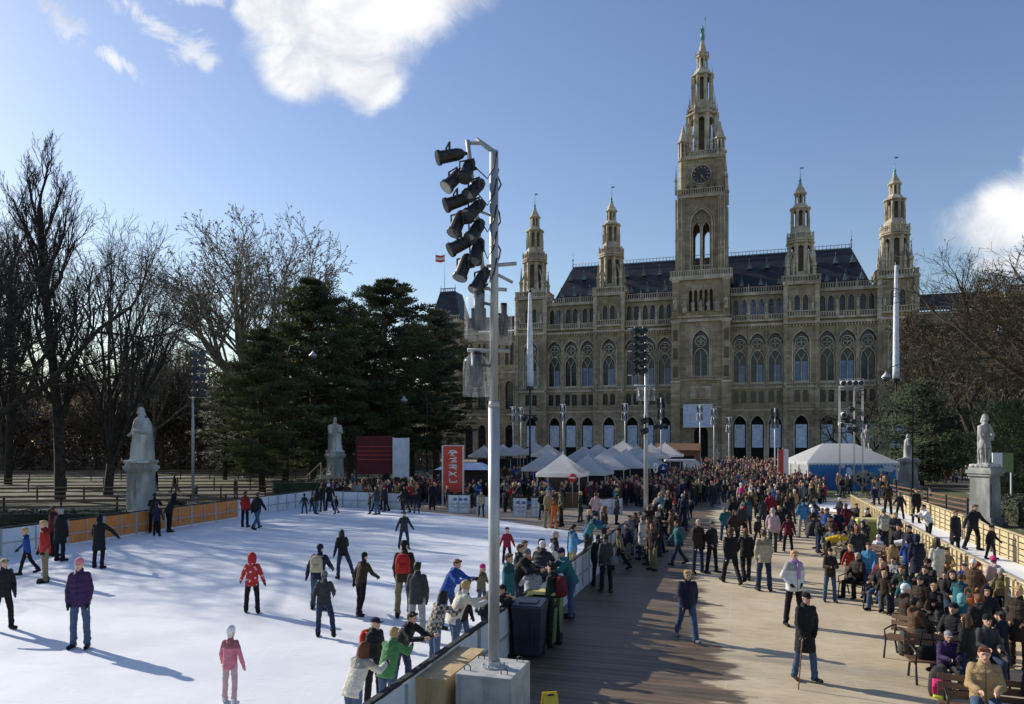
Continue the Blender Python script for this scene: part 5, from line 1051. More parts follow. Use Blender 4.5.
# red banner sign with vertical lettering
pr=AT(453,54); e=empty('red_banner_sign',pr,UR*.4,'tall red banner sign with white vertical lettering beside the rink','sign')
sc1=54/F; wS=21*sc1; zt=CH-(446-HY)*sc1; zb=CH-(492-HY)*sc1
m=MB(); m.box(-wS/2,wS/2,-.05,.05,zb,zt); m.build('panel',M['red'],e)
m=MB(); 
for a in (-1,1): m.box(a*wS/2-.05,a*wS/2+.05,-.07,.07,0,zt+.05)
m.box(-wS/2,wS/2,-.07,.07,zt,zt+.06); m.build('frame',M['white_metal'],e)
gl=[[(-.3,.3),(.0,.45),(.3,.3)],[(-.35,.1),(.35,.15)],[(-.1,.4),(-.1,-.1),(.1,-.4)],[(.2,.3),(-.2,-.35)]],[[(-.25,.25),(.05,.3),(.25,.1),(.0,-.05),(-.2,-.25),(.3,-.2)],[(.1,.35),(.3,.4)]],[[(-.3,.3),(.3,.3),(.3,.0),(-.05,.05),(-.05,.25)],[(-.3,-.1),(.1,-.1),(.3,-.35)]],[[(-.3,.4),(.3,-.35)],[(.3,.3),(0,0),(-.35,-.3)],[(-.3,.0),(-.05,.1)]],[[(-.25,.35),(-.25,-.2),(.3,-.2),(.3,.1)]]
m=MB(); H_=(zt-zb)*.74/5
for k,g in enumerate(gl):
    cz=zt-.30-(k+.5)*H_
    for st in g: m.tube([(x*.95,-.075,cz+z*H_) for x,z in st],.055,4)
m.build('lettering',M['white_ink'],e)
# crimson panels and pale blue panel
for px,w_,py0,py1,D,mm,lb in ((375,37,436,474,62,'crimson','wide crimson panel wall under the spreading pine'),(401,14,438,477,61,'panel_blue','tall pale blue panel right of the crimson wall')):
    s_=D/F; e=empty('exhibition_panel',AT(px,D),UR*.3,lb,'panel'); z0,z1=max(.1,CH-(py1-HY)*s_),CH-(py0-HY)*s_; m=MB(); m.box(-w_*s_/2,w_*s_/2,-.06,.06,z0,z1); m.build('panel',M[mm],e); m=MB(); [m.box(x-.05,x+.05,-.1,.1,0,z1+.04) for x in (-w_*s_/2-.05,w_*s_/2+.05)]; m.build('frame',M['black_matte'] if mm=='crimson' else M['white_metal'],e)
    if mm=='crimson': m=MB(); [m.box(-w_*s_/2+.05,w_*s_/2-.05,-.08,-.061,z1-.9-k*.35,z1-.86-k*.35) for k in range(4)]; m.build('seam',M['red'],e)
# wooden stair/ramp behind the second statue
e=empty('wooden_stair',AT(316,66),UR,'pale wooden steps with handrail left of the second statue','steps'); m=MB(); [m.box(-1+.3*k,-.7+.3*k,-1,1,0,.25*(k+1)) for k in range(7)]; m.build('tread',M['wood'],e); m=MB(); [m.tube([(-1,y,1.1),(1.1,y,2.9)],.05,4) for y in (-1,1)]; [m.tube([(x,y,0),(x,y,1.1+(x+1)*.86)],.04,4) for x in (-1,0,1.1) for y in (-1,1)]; m.build('handrail',M['wood'],e)
e=empty('snack_stall',AT(466,60),UR*.5,'dark stall with a pale awning behind the red banner sign','stall'); m=MB(); m.box(-1.9,1.9,-1,1,0,2.4); m.build('body',M['black_matte'],e); m=MB(); m.obox((0,-.2,2.75),(4.4,3.0,.5),0,0,0,.55); m.build('awning',M['panel_blue'],e); m=MB(); m.box(-1.9,1.9,-1.25,-1.0,.95,1.03); m.build('counter',M['hut_wood'],e)
e=empty('information_screen',AT(1002,54),.1,'green and white notice board behind the right hand statue','notice board'); m=MB(); m.box(-.75,.0,-.04,.04,2.5,3.9); m.build('white_panel',M['white_ink'],e); m=MB(); m.box(.001,.85,-.04,.04,2.5,3.9); m.build('green_panel',M['bin_green'],e); m=MB(); [m.box(x-.04,x+.04,-.05,.05,0,2.5) for x in (-.6,.7)]; m.build('leg',M['steel'],e)
e=empty('round_sign',AT(661,62),0,'dark blue disc sign with a white ring figure beside it above the crowd','sign'); m=MB(); m.tube([(.18,-.04,2.45),(.18,.04,2.45)],.42,18); m.build('disc',mat('navy_sign',(.015,.03,.16),.5),e); m=MB(); m.tube([(-.45+.13*math.cos(k*PI/6),-.05,2.5+.36*math.sin(k*PI/6)) for k in range(13)],.07,5,0,True,False); m.add([(.18,-.06,2.7),(.05,-.06,2.4),(.31,-.06,2.4)],[(0,1,2)]); m.build('figure_zero',M['white_ink'],e); m=MB(); m.tube([(.18,0,0),(.18,0,2.2)],.04,6); m.build('pole',M['steel'],e)
e=empty('road_sign',AT(572.5,53),0,'round red sign with white bar under the nearest tent','road sign'); m=MB(); m.tube([(0,-.02,2.15),(0,.02,2.15)],.3,20); m.build('disc',M['red'],e); m=MB(); m.box(-.2,.2,-.035,-.022,2.1,2.2); m.build('bar',M['white_ink'],e); m=MB(); m.tube([(0,.04,0),(0,.04,2.1)],.03,6); m.build('pole',M['steel'],e)
e=empty('kerb_step',(0,0,0)) if False else None
# ---------------------------------------------------------------- people
POSES={ # lean, legs (L,R)=(swing,out,knee), arms (L,R)=(swing,out,elbow,inward)
'stand':dict(lean=2,legs=((2,5,2),(-2,5,2)),arms=((0,9,14,6),(4,9,14,6))),
'pocket':dict(lean=0,legs=((4,6,2),(-3,7,4)),arms=((-14,20,55,28),(-14,20,55,28))),
'walk':dict(lean=4,legs=((24,3,6),(-20,3,20)),arms=((-20,9,14,4),(20,9,26,6))),
'walk2':dict(lean=4,legs=((-16,3,26),(18,3,5)),arms=((18,9,30,6),(-16,10,16,4))),
'skate':dict(lean=14,legs=((12,6,16),(-24,16,8)),arms=((-20,16,26,0),(24,14,40,4))),
'glide':dict(lean=8,legs=((8,9,12),(-6,9,14)),arms=((20,18,34,0),(-14,22,14,0))),
'reach':dict(lean=5,legs=((6,8,8),(-6,8,10)),arms=((4,12,20,6),(10,48,6,0))),
'sit':dict(lean=-4,legs=((84,6,84),(80,9,80)),arms=((24,8,62,22),(24,8,62,22))),
'siton':dict(lean=14,legs=((82,8,70),(84,8,96)),arms=((34,8,60,26),(34,8,60,26))),
'rail':dict(lean=26,legs=((10,5,10),(-4,5,4)),arms=((48,12,52,14),(48,12,52,14))),
'bend':dict(lean=74,legs=((8,6,10),(-4,6,8)),arms=((80,6,10,4),(76,6,16,4))),
'cane':dict(lean=3,legs=((10,4,4),(-6,4,8)),arms=((-12,18,56,26),(14,12,34,0))),
'hold':dict(lean=2,legs=((2,6,2),(-4,6,4)),arms=((16,10,80,26),(16,10,80,26))),
'kid':dict(lean=3,legs=((8,7,6),(-6,7,8)),arms=((10,18,30,0),(-8,20,14,0)),hs=1.28),
'kidwalk':dict(lean=6,legs=((20,5,8),(-18,5,18)),arms=((-14,18,16,2),(18,18,26,2)),hs=1.28),
'kidsit':dict(lean=2,legs=((84,8,74),(82,8,78)),arms=((24,8,60,20),(24,8,60,20)),hs=1.25),
}
def dirv(s,sw,out): return Vector((s*math.sin(R(out)),-math.sin(R(sw))*math.cos(R(out)),-math.cos(R(sw))*math.cos(R(out))))
def skel(p):
    J={}; lean=R(p['lean']); t=Vector((0,-math.sin(lean),math.cos(lean))); J['t']=t; J['pel']=Vector((0,0,0)); hs=p.get('hs',1)
    for s,k,lg in ((1,'L',p['legs'][0]),(-1,'R',p['legs'][1])):
        hip=Vector((s*.092,0,-.03)); kn=hip+dirv(s,lg[0],lg[1])*.43; an=kn+dirv(s,lg[0]-lg[2],lg[1]*.4)*.41
        fp=R(max(-25,min(25,(lg[0]-lg[2])*.6))); toe=an+Vector((s*.03,-.17*math.cos(fp),-.045+.17*math.sin(fp)))
        heel=an+Vector((0,.055,-.045)); J[k]=(hip,kn,an,toe,heel)
    for s,k,ar in ((1,'l',p['arms'][0]),(-1,'r',p['arms'][1])):
        sh=t*.455+Vector((s*.162,0,0)); el=sh+dirv(s,ar[0],ar[1])*.285; fd=dirv(s,ar[0]+ar[2],-ar[3] if ar[3] else ar[1]*.8); wr=el+fd*.25; J[k]=(sh,el,wr,fd,s)
    J['neck']=t*.50; hl=R(p['lean']*.45); hd=Vector((0,-math.sin(hl),math.cos(hl))); J['head']=J['neck']+hd*(.155*(.4+.6*hs))+Vector((0,-.015,0)); J['hang']=hl
    low=min(min(J[k][3].z,J[k][4].z,J[k][2].z-.045) for k in 'LR')-.042
    for k in list(J):
        if k in('t','hang'): continue
        sft=Vector((0,0,-low))
        if isinstance(J[k],Vector): J[k]=J[k]+sft
        elif k in 'LR': J[k]=tuple(v+sft for v in J[k])
        else: a=J[k]; J[k]=(a[0]+sft,a[1]+sft,a[2]+sft,a[3],a[4])
    return J
PROTO={}
def folds(me,amp,sc_):
    ns=[Vector(v.normal) for v in me.vertices]; off=Vector((hash(me.name)%7,3,1))
    for v,n in zip(me.vertices,ns):
        q=Vector((v.co.x*sc_*.8,v.co.y*sc_*.8,v.co.z*sc_*1.7)); f=noise.noise(q+off)*.6+(.5-abs(noise.noise(q*2.1+off)))*.5; v.co+=n*amp*(f-.1)
    me.update()
def make_proto(pose,coat='jacket',skates=False,puff=1.0):
    key=(pose,coat,skates)
    if key in PROTO: return PROTO[key]
    p=POSES[pose]; J=skel(p); hs=p.get('hs',1); t=J['t']; pel=J['pel']; la=R(p['lean'])
    bkey=('body',pose)
    if bkey not in PROTO:
        b=MB(); H=J['head']; h=hs*.96
        def hp(x,y,z): v=Vector((x,y,z))*h; v=Matrix.Rotation(J['hang'],3,'X')@v; return H+v
        b.loft([(hp(0,-.005,-.115),.035*h,.040*h,0),(hp(0,-.012,-.095),.052*h,.062*h,0),(hp(0,-.005,-.05),.066*h,.082*h,0),(hp(0,.002,0),.074*h,.093*h,0),(hp(0,.006,.05),.075*h,.096*h,0),(hp(0,.008,.09),.058*h,.076*h,0),(hp(0,.008,.115),.025*h,.03*h,0)],14)
        b.capsule(hp(0,-.088,.012),hp(0,-.112,-.028),.009*h,.014*h,6); b.capsule(hp(-.022,-.088,-.062),hp(.022,-.088,-.062),.010*h,.010*h,6); b.capsule(hp(0,-.07,-.105),hp(0,-.072,-.1),.022*h,.02*h,8)
        for s in (-1,1): b.capsule(hp(s*.078,.0,.015),hp(s*.076,.008,-.025),.014*h,.011*h,6); b.capsule(hp(s*.03,-.084,.028),hp(s*.045,-.076,.028),.011*h,.010*h,6)
        b.capsule(J['neck']-t*.05,J['head']-Vector((0,-.02,.06)),.056,.052)
        b.loft([(pel-t*.03,.13,.09,la),(pel+t*.16,.12,.08,la),(pel+t*.36,.15,.09,la),(pel+t*.47,.12,.07,la)],12)
        for k in 'LR': hip,kn,an,toe,heel=J[k]; b.capsule(hip,kn,.075,.048); b.capsule(kn,an,.050,.034); b.capsule(heel+Vector((0,0,.02)),toe,.03,.026)
        for k in 'lr':
            sh,el,wr,fd,s=J[k]; b.capsule(sh,el,.046,.036); b.capsule(el,wr,.036,.026); side=fd.cross(Vector((1,0,0))); side=side.normalized() if side.length>.1 else Vector((0,0,1)); nrm=fd.cross(side).normalized()
            b.capsule(wr,wr+fd*.055,.027,.034,8)
            for q,(o,L) in enumerate(((-.027,.062),(-.009,.076),(.010,.072),(.027,.056))):
                a0=wr+fd*.075+side*o; cl=-nrm*s*.4; a1=a0+(fd+cl*.3).normalized()*L*.5; a2=a1+(fd+cl*1.4).normalized()*L*.5; b.capsule(a0,a1,.0105,.010,6); b.capsule(a1,a2,.010,.008,6)
            th=wr+fd*.03-side*.03; b.capsule(th,th+(fd-side*.9).normalized()*.055,.013,.010,6)
        eyes=[hp(s*.03,-.09,.014) for s in (-1,1)]; mo=hp(0,-.096,-.062); rr=h
        def post(me):
            me.materials.append(M['eye']); me.materials.append(M['lip'])
            for f in me.polygons:
                c=f.center
                if min((c-e_).length for e_ in eyes)<.0135*rr: f.material_index=1
                elif abs(c.z-mo.z)<.009*rr and abs(c.x)<.024*rr and (c-mo).length<.032*rr: f.material_index=2
        PROTO[bkey]=fuse(b,'body_'+pose,M['skin'],.0105,1,post)
    tkey=('trousers',pose)
    if tkey not in PROTO:
        b=MB(); b.loft([(pel+t*.10,.145,.108,la),(pel+t*.02,.165,.122,la*.6),(pel-Vector((0,0,.07)),.155,.115,0)],14)
        for k in 'LR': hip,kn,an,toe,heel=J[k]; b.capsule(hip,kn,.098,.070); b.capsule(kn,an.lerp(kn,.0)+Vector((0,0,.0)),.072,.062); b.capsule(an,an-Vector((0,-.01,.015)),.064,.066,8); mid=kn.lerp(an,.8); b.capsule(mid+Vector((.02,0,0)),mid-Vector((.01,.01,.05)),.06,.06,8)
        PROTO[tkey]=fuse(b,'trousers_'+pose,M['cloth'],.015,2,lambda me:folds(me,.015,9))
    skey=('shoes',pose,skates)
    if skey not in PROTO:
        out=[]
        for k in 'LR':
            b=MB(); hip,kn,an,toe,heel=J[k]; b.capsule(heel,toe,.042,.040,10); b.capsule(heel+Vector((0,-.01,.0)),an+Vector((0,0,.05 if skates else .0)),.05,.052,10)
            if skates: d=toe-heel; up=d.cross(Vector((1,0,0))).normalized(); up=up if up.z>0 else -up; b.tube([heel-up*.052-d.normalized()*.03,toe-up*.052+d.normalized()*.05],.012,6); b.capsule(heel,heel-up*.05,.018,.014,6); b.capsule(toe-d*.2,toe-d*.2-up*.05,.018,.014,6)
            out.append(fuse(b,'boot',M['cloth'],.011,1))
        PROTO[skey]=out
    jkey=('coat',pose,coat)
    if jkey not in PROTO:
        b=MB(); pf={'jacket':1.0,'puffy':1.07,'coat':1.04}[coat]; g=pf
        hem=-.15 if p['legs'][0][0]<60 and p['lean']<40 else -.07
        rings=[(pel+t*hem,.175*g,.130*g,la),(pel+t*.02,.180*g,.134*g,la),(pel+t*.16,.165*g,.125*g,la),(pel+t*.32,.172*g,.130*g,la),(pel+t*.42,.172*g,.112*g,la),(pel+t*.475,.135*g,.090*g,la),(pel+t*.505,.075,.07,la)]
        b.loft(rings,16,0,2.3)
        if coat=='puffy':
            for q in range(5): b.loft([(pel+t*(hem+.04+q*.105-.03),.172*g,.132*g,la),(pel+t*(hem+.04+q*.105),.186*g,.144*g,la),(pel+t*(hem+.04+q*.105+.03),.172*g,.132*g,la)],14,0,2.3)
        if coat=='coat':
            lm=sum(l[0] for l in p['legs'])/2
            if abs(lm)<40: b.loft([(pel+t*.05,.178,.132,0),(pel-Vector((0,0,.12)),.19,.155,0),(pel-Vector((0,0,.38)),.205,.185,0)],16,0,2.2)
        b.capsule(J['neck']-t*.02,J['neck']+t*.045,.082,.076)
        ck=.06
        b.capsule(J['neck']-t*.03+Vector((0,.07,0)),J['neck']+t*.02+Vector((0,.10,0)),.06,.045)
        for k in 'lr':
            sh,el,wr,fd,s=J[k]; b.capsule(sh-Vector((s*.02,0,.015)),el,.075*g,.062*g); b.capsule(el,wr-fd*.02,.062*g,.05*g); b.capsule(wr-fd*.05,wr-fd*.005,.052*g,.048,8)
        PROTO[jkey]=fuse(b,coat+'_'+pose,M['jacket'],.0155,2,lambda me:folds(me,.016,7))
    PROTO[key]=dict(body=PROTO[bkey],trousers=PROTO[tkey],shoes=PROTO[skey],jacket=PROTO[jkey],head=J['head'],hang=J['hang'],hs=hs,J=J,coat=coat)
    return PROTO[key]
# head gear (origin at the head centre, facing -Y)
GEAR={}
def gear():
    b=MB(); b.loft([((0,.03,-.05),.074,.062,0),((0,.025,-.01),.082,.085,0),((0,.018,.04),.084,.100,0),((0,.014,.075),.079,.095,0),((0,.012,.105),.062,.076,0),((0,.010,.124),.036,.046,0),((0,.010,.131),.012,.016,0)],14); b.capsule((-.05,-.055,.085),(.05,-.06,.085),.03,.03); GEAR['short_hair']=fuse(b,'short_hair',M['hair'],.012,1)
    b=MB(); b.loft([((0,.05,-.24),.085,.05,0),((0,.055,-.15),.098,.066,0),((0,.04,-.05),.092,.082,0),((0,.02,.04),.088,.102,0),((0,.010,.09),.076,.094,0),((0,.006,.125),.045,.06,0),((0,.006,.136),.015,.02,0)],14); b.capsule((-.05,-.055,.088),(.05,-.06,.088),.03,.03); [b.capsule((s*.08,-.015,.04),(s*.088,-.02,-.18),.028,.024) for s in (-1,1)]; GEAR['long_hair']=fuse(b,'long_hair',M['hair'],.012,1)
    b=MB(); b.loft([((0,.012,.015),.086,.104,0),((0,.012,.045),.090,.108,0),((0,.012,.09),.082,.098,0),((0,.012,.122),.062,.072,0),((0,.012,.140),.03,.035,0)],14); b.capsule((0,.05,-.02),(0,.055,-.05),.06,.05); GEAR['beanie']=fuse(b,'beanie',M['cloth'],.012,1)
    b=MB(); b.loft([((0,.01,.035),.086,.104,0),((0,.01,.07),.086,.102,0),((0,.008,.11),.066,.08,0),((0,.008,.13),.02,.025,0)],14); b.obox((0,-.125,.04),(.12,.09,.014),0,0,R(-8)); b.capsule((0,.055,0),(0,.06,-.03),.052,.045); GEAR['cap']=fuse(b,'cap',M['cloth'],.010,1)
    b=MB(); b.loft([((0,.03,-.12),.09,.075,0),((0,.03,-.05),.10,.10,0),((0,.02,.02),.102,.108,0),((0,.02,.08),.09,.102,0),((0,.02,.13),.05,.06,0),((0,.02,.145),.015,.02,0)],14); GEAR['hood']=fuse(b,'hood',M['cloth'],.012,1,None)
    b=MB(); b.loft([((0,.01,.02),.100,.120,0),((0,.01,.06),.104,.124,0),((0,.01,.11),.088,.106,0),((0,.01,.15),.05,.06,0),((0,.01,.16),.015,.02,0)],14); GEAR['helmet']=fuse(b,'helmet',M['cloth'],.012,1)
gear()
b=MB(); b.loft([((0,0,-.22),.15,.07,0),((0,0,-.18),.17,.09,0),((0,0,.1),.16,.085,0),((0,0,.2),.10,.06,0)],12,0,3); b.loft([((0,.07,-.17),.12,.04,0),((0,.07,.0),.11,.035,0)],10,0,3); b.tube([(-.1,-.06,.18),(-.12,-.2,.16),(-.12,-.26,.0),(-.11,-.08,-.17)],.02,5); b.tube([(.1,-.06,.18),(.12,-.2,.16),(.12,-.26,.0),(.11,-.08,-.17)],.02,5)
BAG=b.mesh('backpack',M['cloth'])
b=MB(); b.loft([((0,0,-.16),.15,.06,0),((0,0,-.12),.17,.075,0),((0,0,.06),.14,.06,0),((0,0,.1),.1,.03,0)],12,0,3); b.tube([(-.12,0,.08),(-.08,0,.35),(0,0,.42),(.08,0,.35),(.12,0,.08)],.014,5); HBAG=b.mesh('shoulder_bag',M['cloth'])
C_={'black':(.010,.010,.012),'dark grey':(.035,.037,.042),'grey':(.13,.14,.15),'navy':(.012,.018,.045),'dark brown':(.035,.022,.015),'brown':(.10,.055,.03),'tan':(.34,.24,.12),'beige':(.42,.36,.25),'khaki':(.20,.17,.09),'olive':(.07,.075,.035),'dark green':(.015,.035,.022),'green':(.07,.22,.075),'bright green':(.14,.30,.06),'teal':(.02,.13,.15),'blue':(.014,.065,.29),'light blue':(.06,.22,.40),'jeans blue':(.055,.09,.16),'dark jeans':(.022,.035,.07),'purple':(.040,.018,.075),'maroon':(.12,.012,.022),'red':(.36,.022,.02),'crimson':(.22,.012,.03),'orange':(.46,.12,.025),'yellow':(.60,.38,.02),'pink':(.58,.19,.24),'pale pink':(.48,.33,.34),'magenta':(.52,.03,.18),'white':(.66,.66,.66),'cream':(.60,.56,.47),'pale grey':(.28,.29,.30),'blond':(.42,.28,.12),'brown hair':(.07,.038,.02),'dark':(.014,.010,.008),'grey hair':(.32,.31,.30),'auburn':(.13,.045,.02),'lilac':(.36,.22,.46),'turquoise':(.16,.38,.40)}
PEOPLE=[]; rgl=random.Random(8)
def person(loc,h,pose,rz,jc,tc,hg,hc,label,coat='jacket',skates=False,group=None,bag=None,scarf=None,jmat=None,shoe=None,gloves=False):
    P=make_proto(pose,coat,skates); kid=P['hs']>1.05; base=1.74 if not kid else 1.80
    e=empty('person',loc,R(rz),label,'person',group); s=h/base; wd_=rgl.uniform(.93,1.10); e.scale=(s*wd_,s*wd_,s)
    inst(P['body'],'body',e)
    if skates or rgl.random()<.35:
        if ('gloves',pose) not in PROTO:
            out=[]
            for k_ in 'lr':
                sh,el,wr,fd,s_=P['J'][k_]; b=MB(); side=fd.cross(Vector((1,0,0))); side=side.normalized() if side.length>.1 else Vector((0,0,1)); b.capsule(wr-fd*.03,wr+fd*.06,.036,.042,8)
                for o in (-.028,-.009,.010,.028): b.capsule(wr+fd*.07+side*o,wr+fd*(.145-abs(o)*.5)+side*o*1.1,.0165,.013,6)
                th=wr+fd*.03-side*.03; b.capsule(th,th+(fd-side*.9).normalized()*.06,.018,.015,6); out.append(fuse(b,'glove',M['cloth'],.010,1))
            PROTO[('gloves',pose)]=out
        gc=rgl.choice(['black','black','dark grey','navy']) if pose!='kid' or jc!='pink' else 'pink'
        for q_ in PROTO[('gloves',pose)]: inst(q_,'glove',e,color=C_[gc])
    j=inst(P['jacket'],'coat' if coat=='coat' else 'jacket',e,color=C_[jc])
    if jmat:
        me=P['jacket'].copy(); me.materials.clear(); me.materials.append(M[jmat]); j.data=me
    inst(P['trousers'],'trousers',e,color=C_[tc]); [inst(q_,'skate' if skates else 'shoe',e,color=C_[shoe or 'black']) for q_ in P['shoes']]
    if hg:
        k=P['hs']*.97; o=inst(GEAR[hg],hg,e,P['head'],(P['hang'],0,0),(k,k,k),C_[hc])
        if hg in('beanie','cap','helmet') and (len(PEOPLE)%3==0): inst(GEAR['short_hair'],'hair',e,P['head']+Vector((0,.0,-.012)),(P['hang'],0,0),(k*.97,k*.97,k*.94),C_['brown hair'])
    if scarf:
        b=MB(); n_=P['J']['neck']; b.tube([(.07*math.cos(a*PI/5),n_.y+.075*math.sin(a*PI/5)-.01,n_.z+.035) for a in range(11)],.035,6); b.obox((.03,n_.y-.15,n_.z-.18),(.08,.035,.36)); b.build('scarf',M['cloth'],e).color=(*C_[scarf],1)
    if bag:
        kind,bc,bl=bag; Mx=Matrix.Translation(loc)@Matrix.Rotation(R(rz),4,'Z')@Matrix.Scale(s,4); t=P['J']['t']; c=P['J']['pel']+t*.30+Vector((0,.20,0)) if kind=='backpack' else P['J']['pel']+Vector((-.24,.02,.0))
        P_s=1; g=inst(BAG if kind=='backpack' else HBAG,kind,None,Mx@c,(R(P['hang']*0),0,R(rz)),(s,s,s),C_[bc]); tag(g,bl,'backpack' if kind=='backpack' else 'bag')
    PEOPLE.append(e); e['_jc']=jc; del e['_jc']
    return e
def pp(px,fy,hpx,pose,rz,jc,tc,hg,hc,label,z=0.0,hmin=1.5,hmax=1.95,**k):
    g=G(px,fy,z); h=hpx*g.y/F
    kid=pose.startswith('kid')
    if kid: h=max(.9,min(1.6,h))
    else: h=max(hmin,min(hmax,h))
    return person(g,h,pose,rz,jc,tc,hg,hc,label,**k)
I=dict(z=ICEZ,skates=True)
# --- on the ice
pp(3,630,72,'reach',60,'black','black','cap','beige','skater in black with a tan cap cut by the left edge of the ice',**I)
pp(80,648,90,'stand',8,'purple','jeans blue','beanie','pink','woman in a purple jacket, jeans and pink woollen hat, front left of the ice',coat='puffy',**I)
pp(27,574,55,'kidwalk',-60,'blue','black','short_hair','blond','fair haired boy in a blue top skating at the far left',**I)
pp(45,582,66,'stand',-50,'red','khaki','short_hair','blond','blond boy in a red jacket and khaki trousers skating at the left',**I)
pp(60,561,58,'stand',170,'black','black','short_hair','grey hair','grey haired person in black behind the boy in red',coat='coat',**I)
pp(53,556,52,'stand',150,'maroon','black','short_hair','brown hair','person in maroon half hidden behind the boy in red',**I)
pp(99,568,53,'reach',180,'black','black','hood','black','skater in a long black coat from behind, one arm out, before the orange boards',coat='coat',**I)
pp(154,533,42,'rail',200,'black','black','beanie','navy','dark clothed skater leaning at the orange boards, left one of three',**I)
pp(157,536,34,'kid',190,'navy','black','beanie','dark grey','child in navy between two adults at the orange boards',**I)
pp(169,532,46,'rail',150,'black','black','hood','black','dark clothed adult bending over at the orange boards, right one of three',**I)
pp(245,527,36,'stand',170,'red','black','short_hair','brown hair','skater in a red jacket beside a companion near the last orange board',**I)
pp(257,529,38,'walk',160,'black','jeans blue','short_hair','brown hair','skater in a black jacket and blue jeans beside the one in red',**I)
pp(252,613,60,'kid',195,'red','black','hood','red','child in a red patterned hooded jacket and black trousers alone mid ice',jmat='cloth_dots',**I)
pp(230,704,78,'kid',175,'pink','pale pink','beanie','white','small child all in pink with a white woolly hat at the bottom edge',shoe='white',**I)
pp(318,610,66,'skate',175,'navy','jeans blue','beanie','navy','man in a navy jacket with a beige back and dark blue hat',bag=('backpack','beige','flat beige pack on the back of the man with the blue hat'),**I)
pp(324,637,62,'skate',190,'dark grey','dark jeans','beanie','grey','boy in dark grey leaning forward just behind the beige backed man',**I)
pp(361,616,64,'skate',150,'dark brown','black','beanie','black','man in a dark brown jacket striding with a leg back, black cap',**I)
pp(343,579,50,'skate',-150,'black','dark jeans','long_hair','dark','girl with long black hair leaning forward as she skates',**I)
pp(404,549,38,'glide',20,'dark grey','dark jeans','beanie','dark grey','skater in a grey striped top with arms out in the middle distance',**I)
pp(404,618,78,'stand',180,'dark brown','khaki','beanie','black','man in a brown jacket with a red backpack and khaki trousers seen from behind',bag=('backpack','red','red and white backpack on the man in brown by the boards'),**I)
pp(417,640,78,'stand',170,'dark grey','pale grey','short_hair','dark','curly dark haired man in a dark grey jacket seen from behind near the boards',**I)
pp(448,628,72,'rail',60,'blue','jeans blue','short_hair','auburn','person in a bright blue and black jacket leaning at the boards',coat='puffy',**I)
pp(482,612,48,'kid',60,'khaki','jeans blue','beanie','magenta','child with a pink woolly hat and a yellow brown jacket left of the tall pole',**I)
pp(507,564,37,'kid',5,'crimson','black','short_hair','dark','child in a red jacket standing alone on the ice right of the tall pole',**I)
pp(524,602,62,'stand',40,'orange','dark grey','short_hair','brown hair','person in an orange jacket on the ice behind the boards',**I)
pp(541,610,70,'rail',170,'dark grey','black','cap','white','broad man in dark grey with a white cap leaning by the boards',coat='puffy',**I)
pp(552,596,50,'stand',200,'white','jeans blue','beanie','white','person in a pale hat mostly hidden behind the white capped man',**I)
pp(587,551,42,'rail',90,'blue','dark jeans','short_hair','dark','person in a bright blue jacket bending over the boards near the bend',**I)
pp(508,640,40,'kid',-60,'black','black','cap','red','child in black with a red cap leaning over the boards by the dark bin',z=ICEZ,skates=True)
# --- leaning spectators along the near boards (ice side or walkway side)
pp(353,745,96,'rail',150,'cream','jeans blue','long_hair','auburn','woman in a cream jacket with long brown hair at the bottom edge',z=ICEZ)
pp(387,722,92,'rail',160,'green','jeans blue','short_hair','blond','fair haired person in a green jacket leaning on the nearest board',z=ICEZ)
pp(374,706,86,'stand',60,'black','black','cap','navy','person in black with a dark peaked cap behind the green jacket',bag=('backpack','red','red bag on the person with the dark peaked cap'),z=ICEZ)
pp(401,692,84,'rail',60,'black','dark jeans','short_hair','dark','dark haired man in a black jacket between the green jacket and the checked one',z=ICEZ)
pp(434,672,82,'rail',140,'dark brown','jeans blue','long_hair','dark','dark haired person in a black and cream checked jacket leaning on the boards',jmat='cloth_check',z=ICEZ)
pp(462,655,74,'reach',60,'black','jeans blue','long_hair','dark','woman in a black top turning towards the tall pole',z=ICEZ)
pp(485,650,66,'rail',120,'black','dark jeans','short_hair','dark','person in black just left of the tall pole',z=ICEZ)
pp(513,655,74,'rail',-60,'black','black','short_hair','dark','person in black right of the tall pole, bending beside the dark bin')
pp(571,618,74,'rail',-70,'teal','jeans blue','beanie','navy','man in a turquoise jacket and blue woollen hat at the boards on the walkway',coat='puffy')
pp(553,646,84,'stand',-120,'dark green','black','short_hair','dark','person in dark green with a maroon pack behind the green bin',bag=('backpack','maroon','maroon backpack on the person behind the green bin'))
pp(534,636,72,'rail',-170,'pale grey','jeans blue','short_hair','brown hair','person in a light grey hooded top leaning at the boards by the yellow lid',z=0)
pp(606,592,58,'stand',-160,'dark grey','black','short_hair','dark','woman in a dark jacket and tan boots standing by the boards on the planks',bag=('shoulder_bag','grey','grey bag on the woman in tan boots'),shoe='brown')
pp(598,586,52,'stand',190,'black','black','short_hair','dark','slim person in black just left of the woman in tan boots')
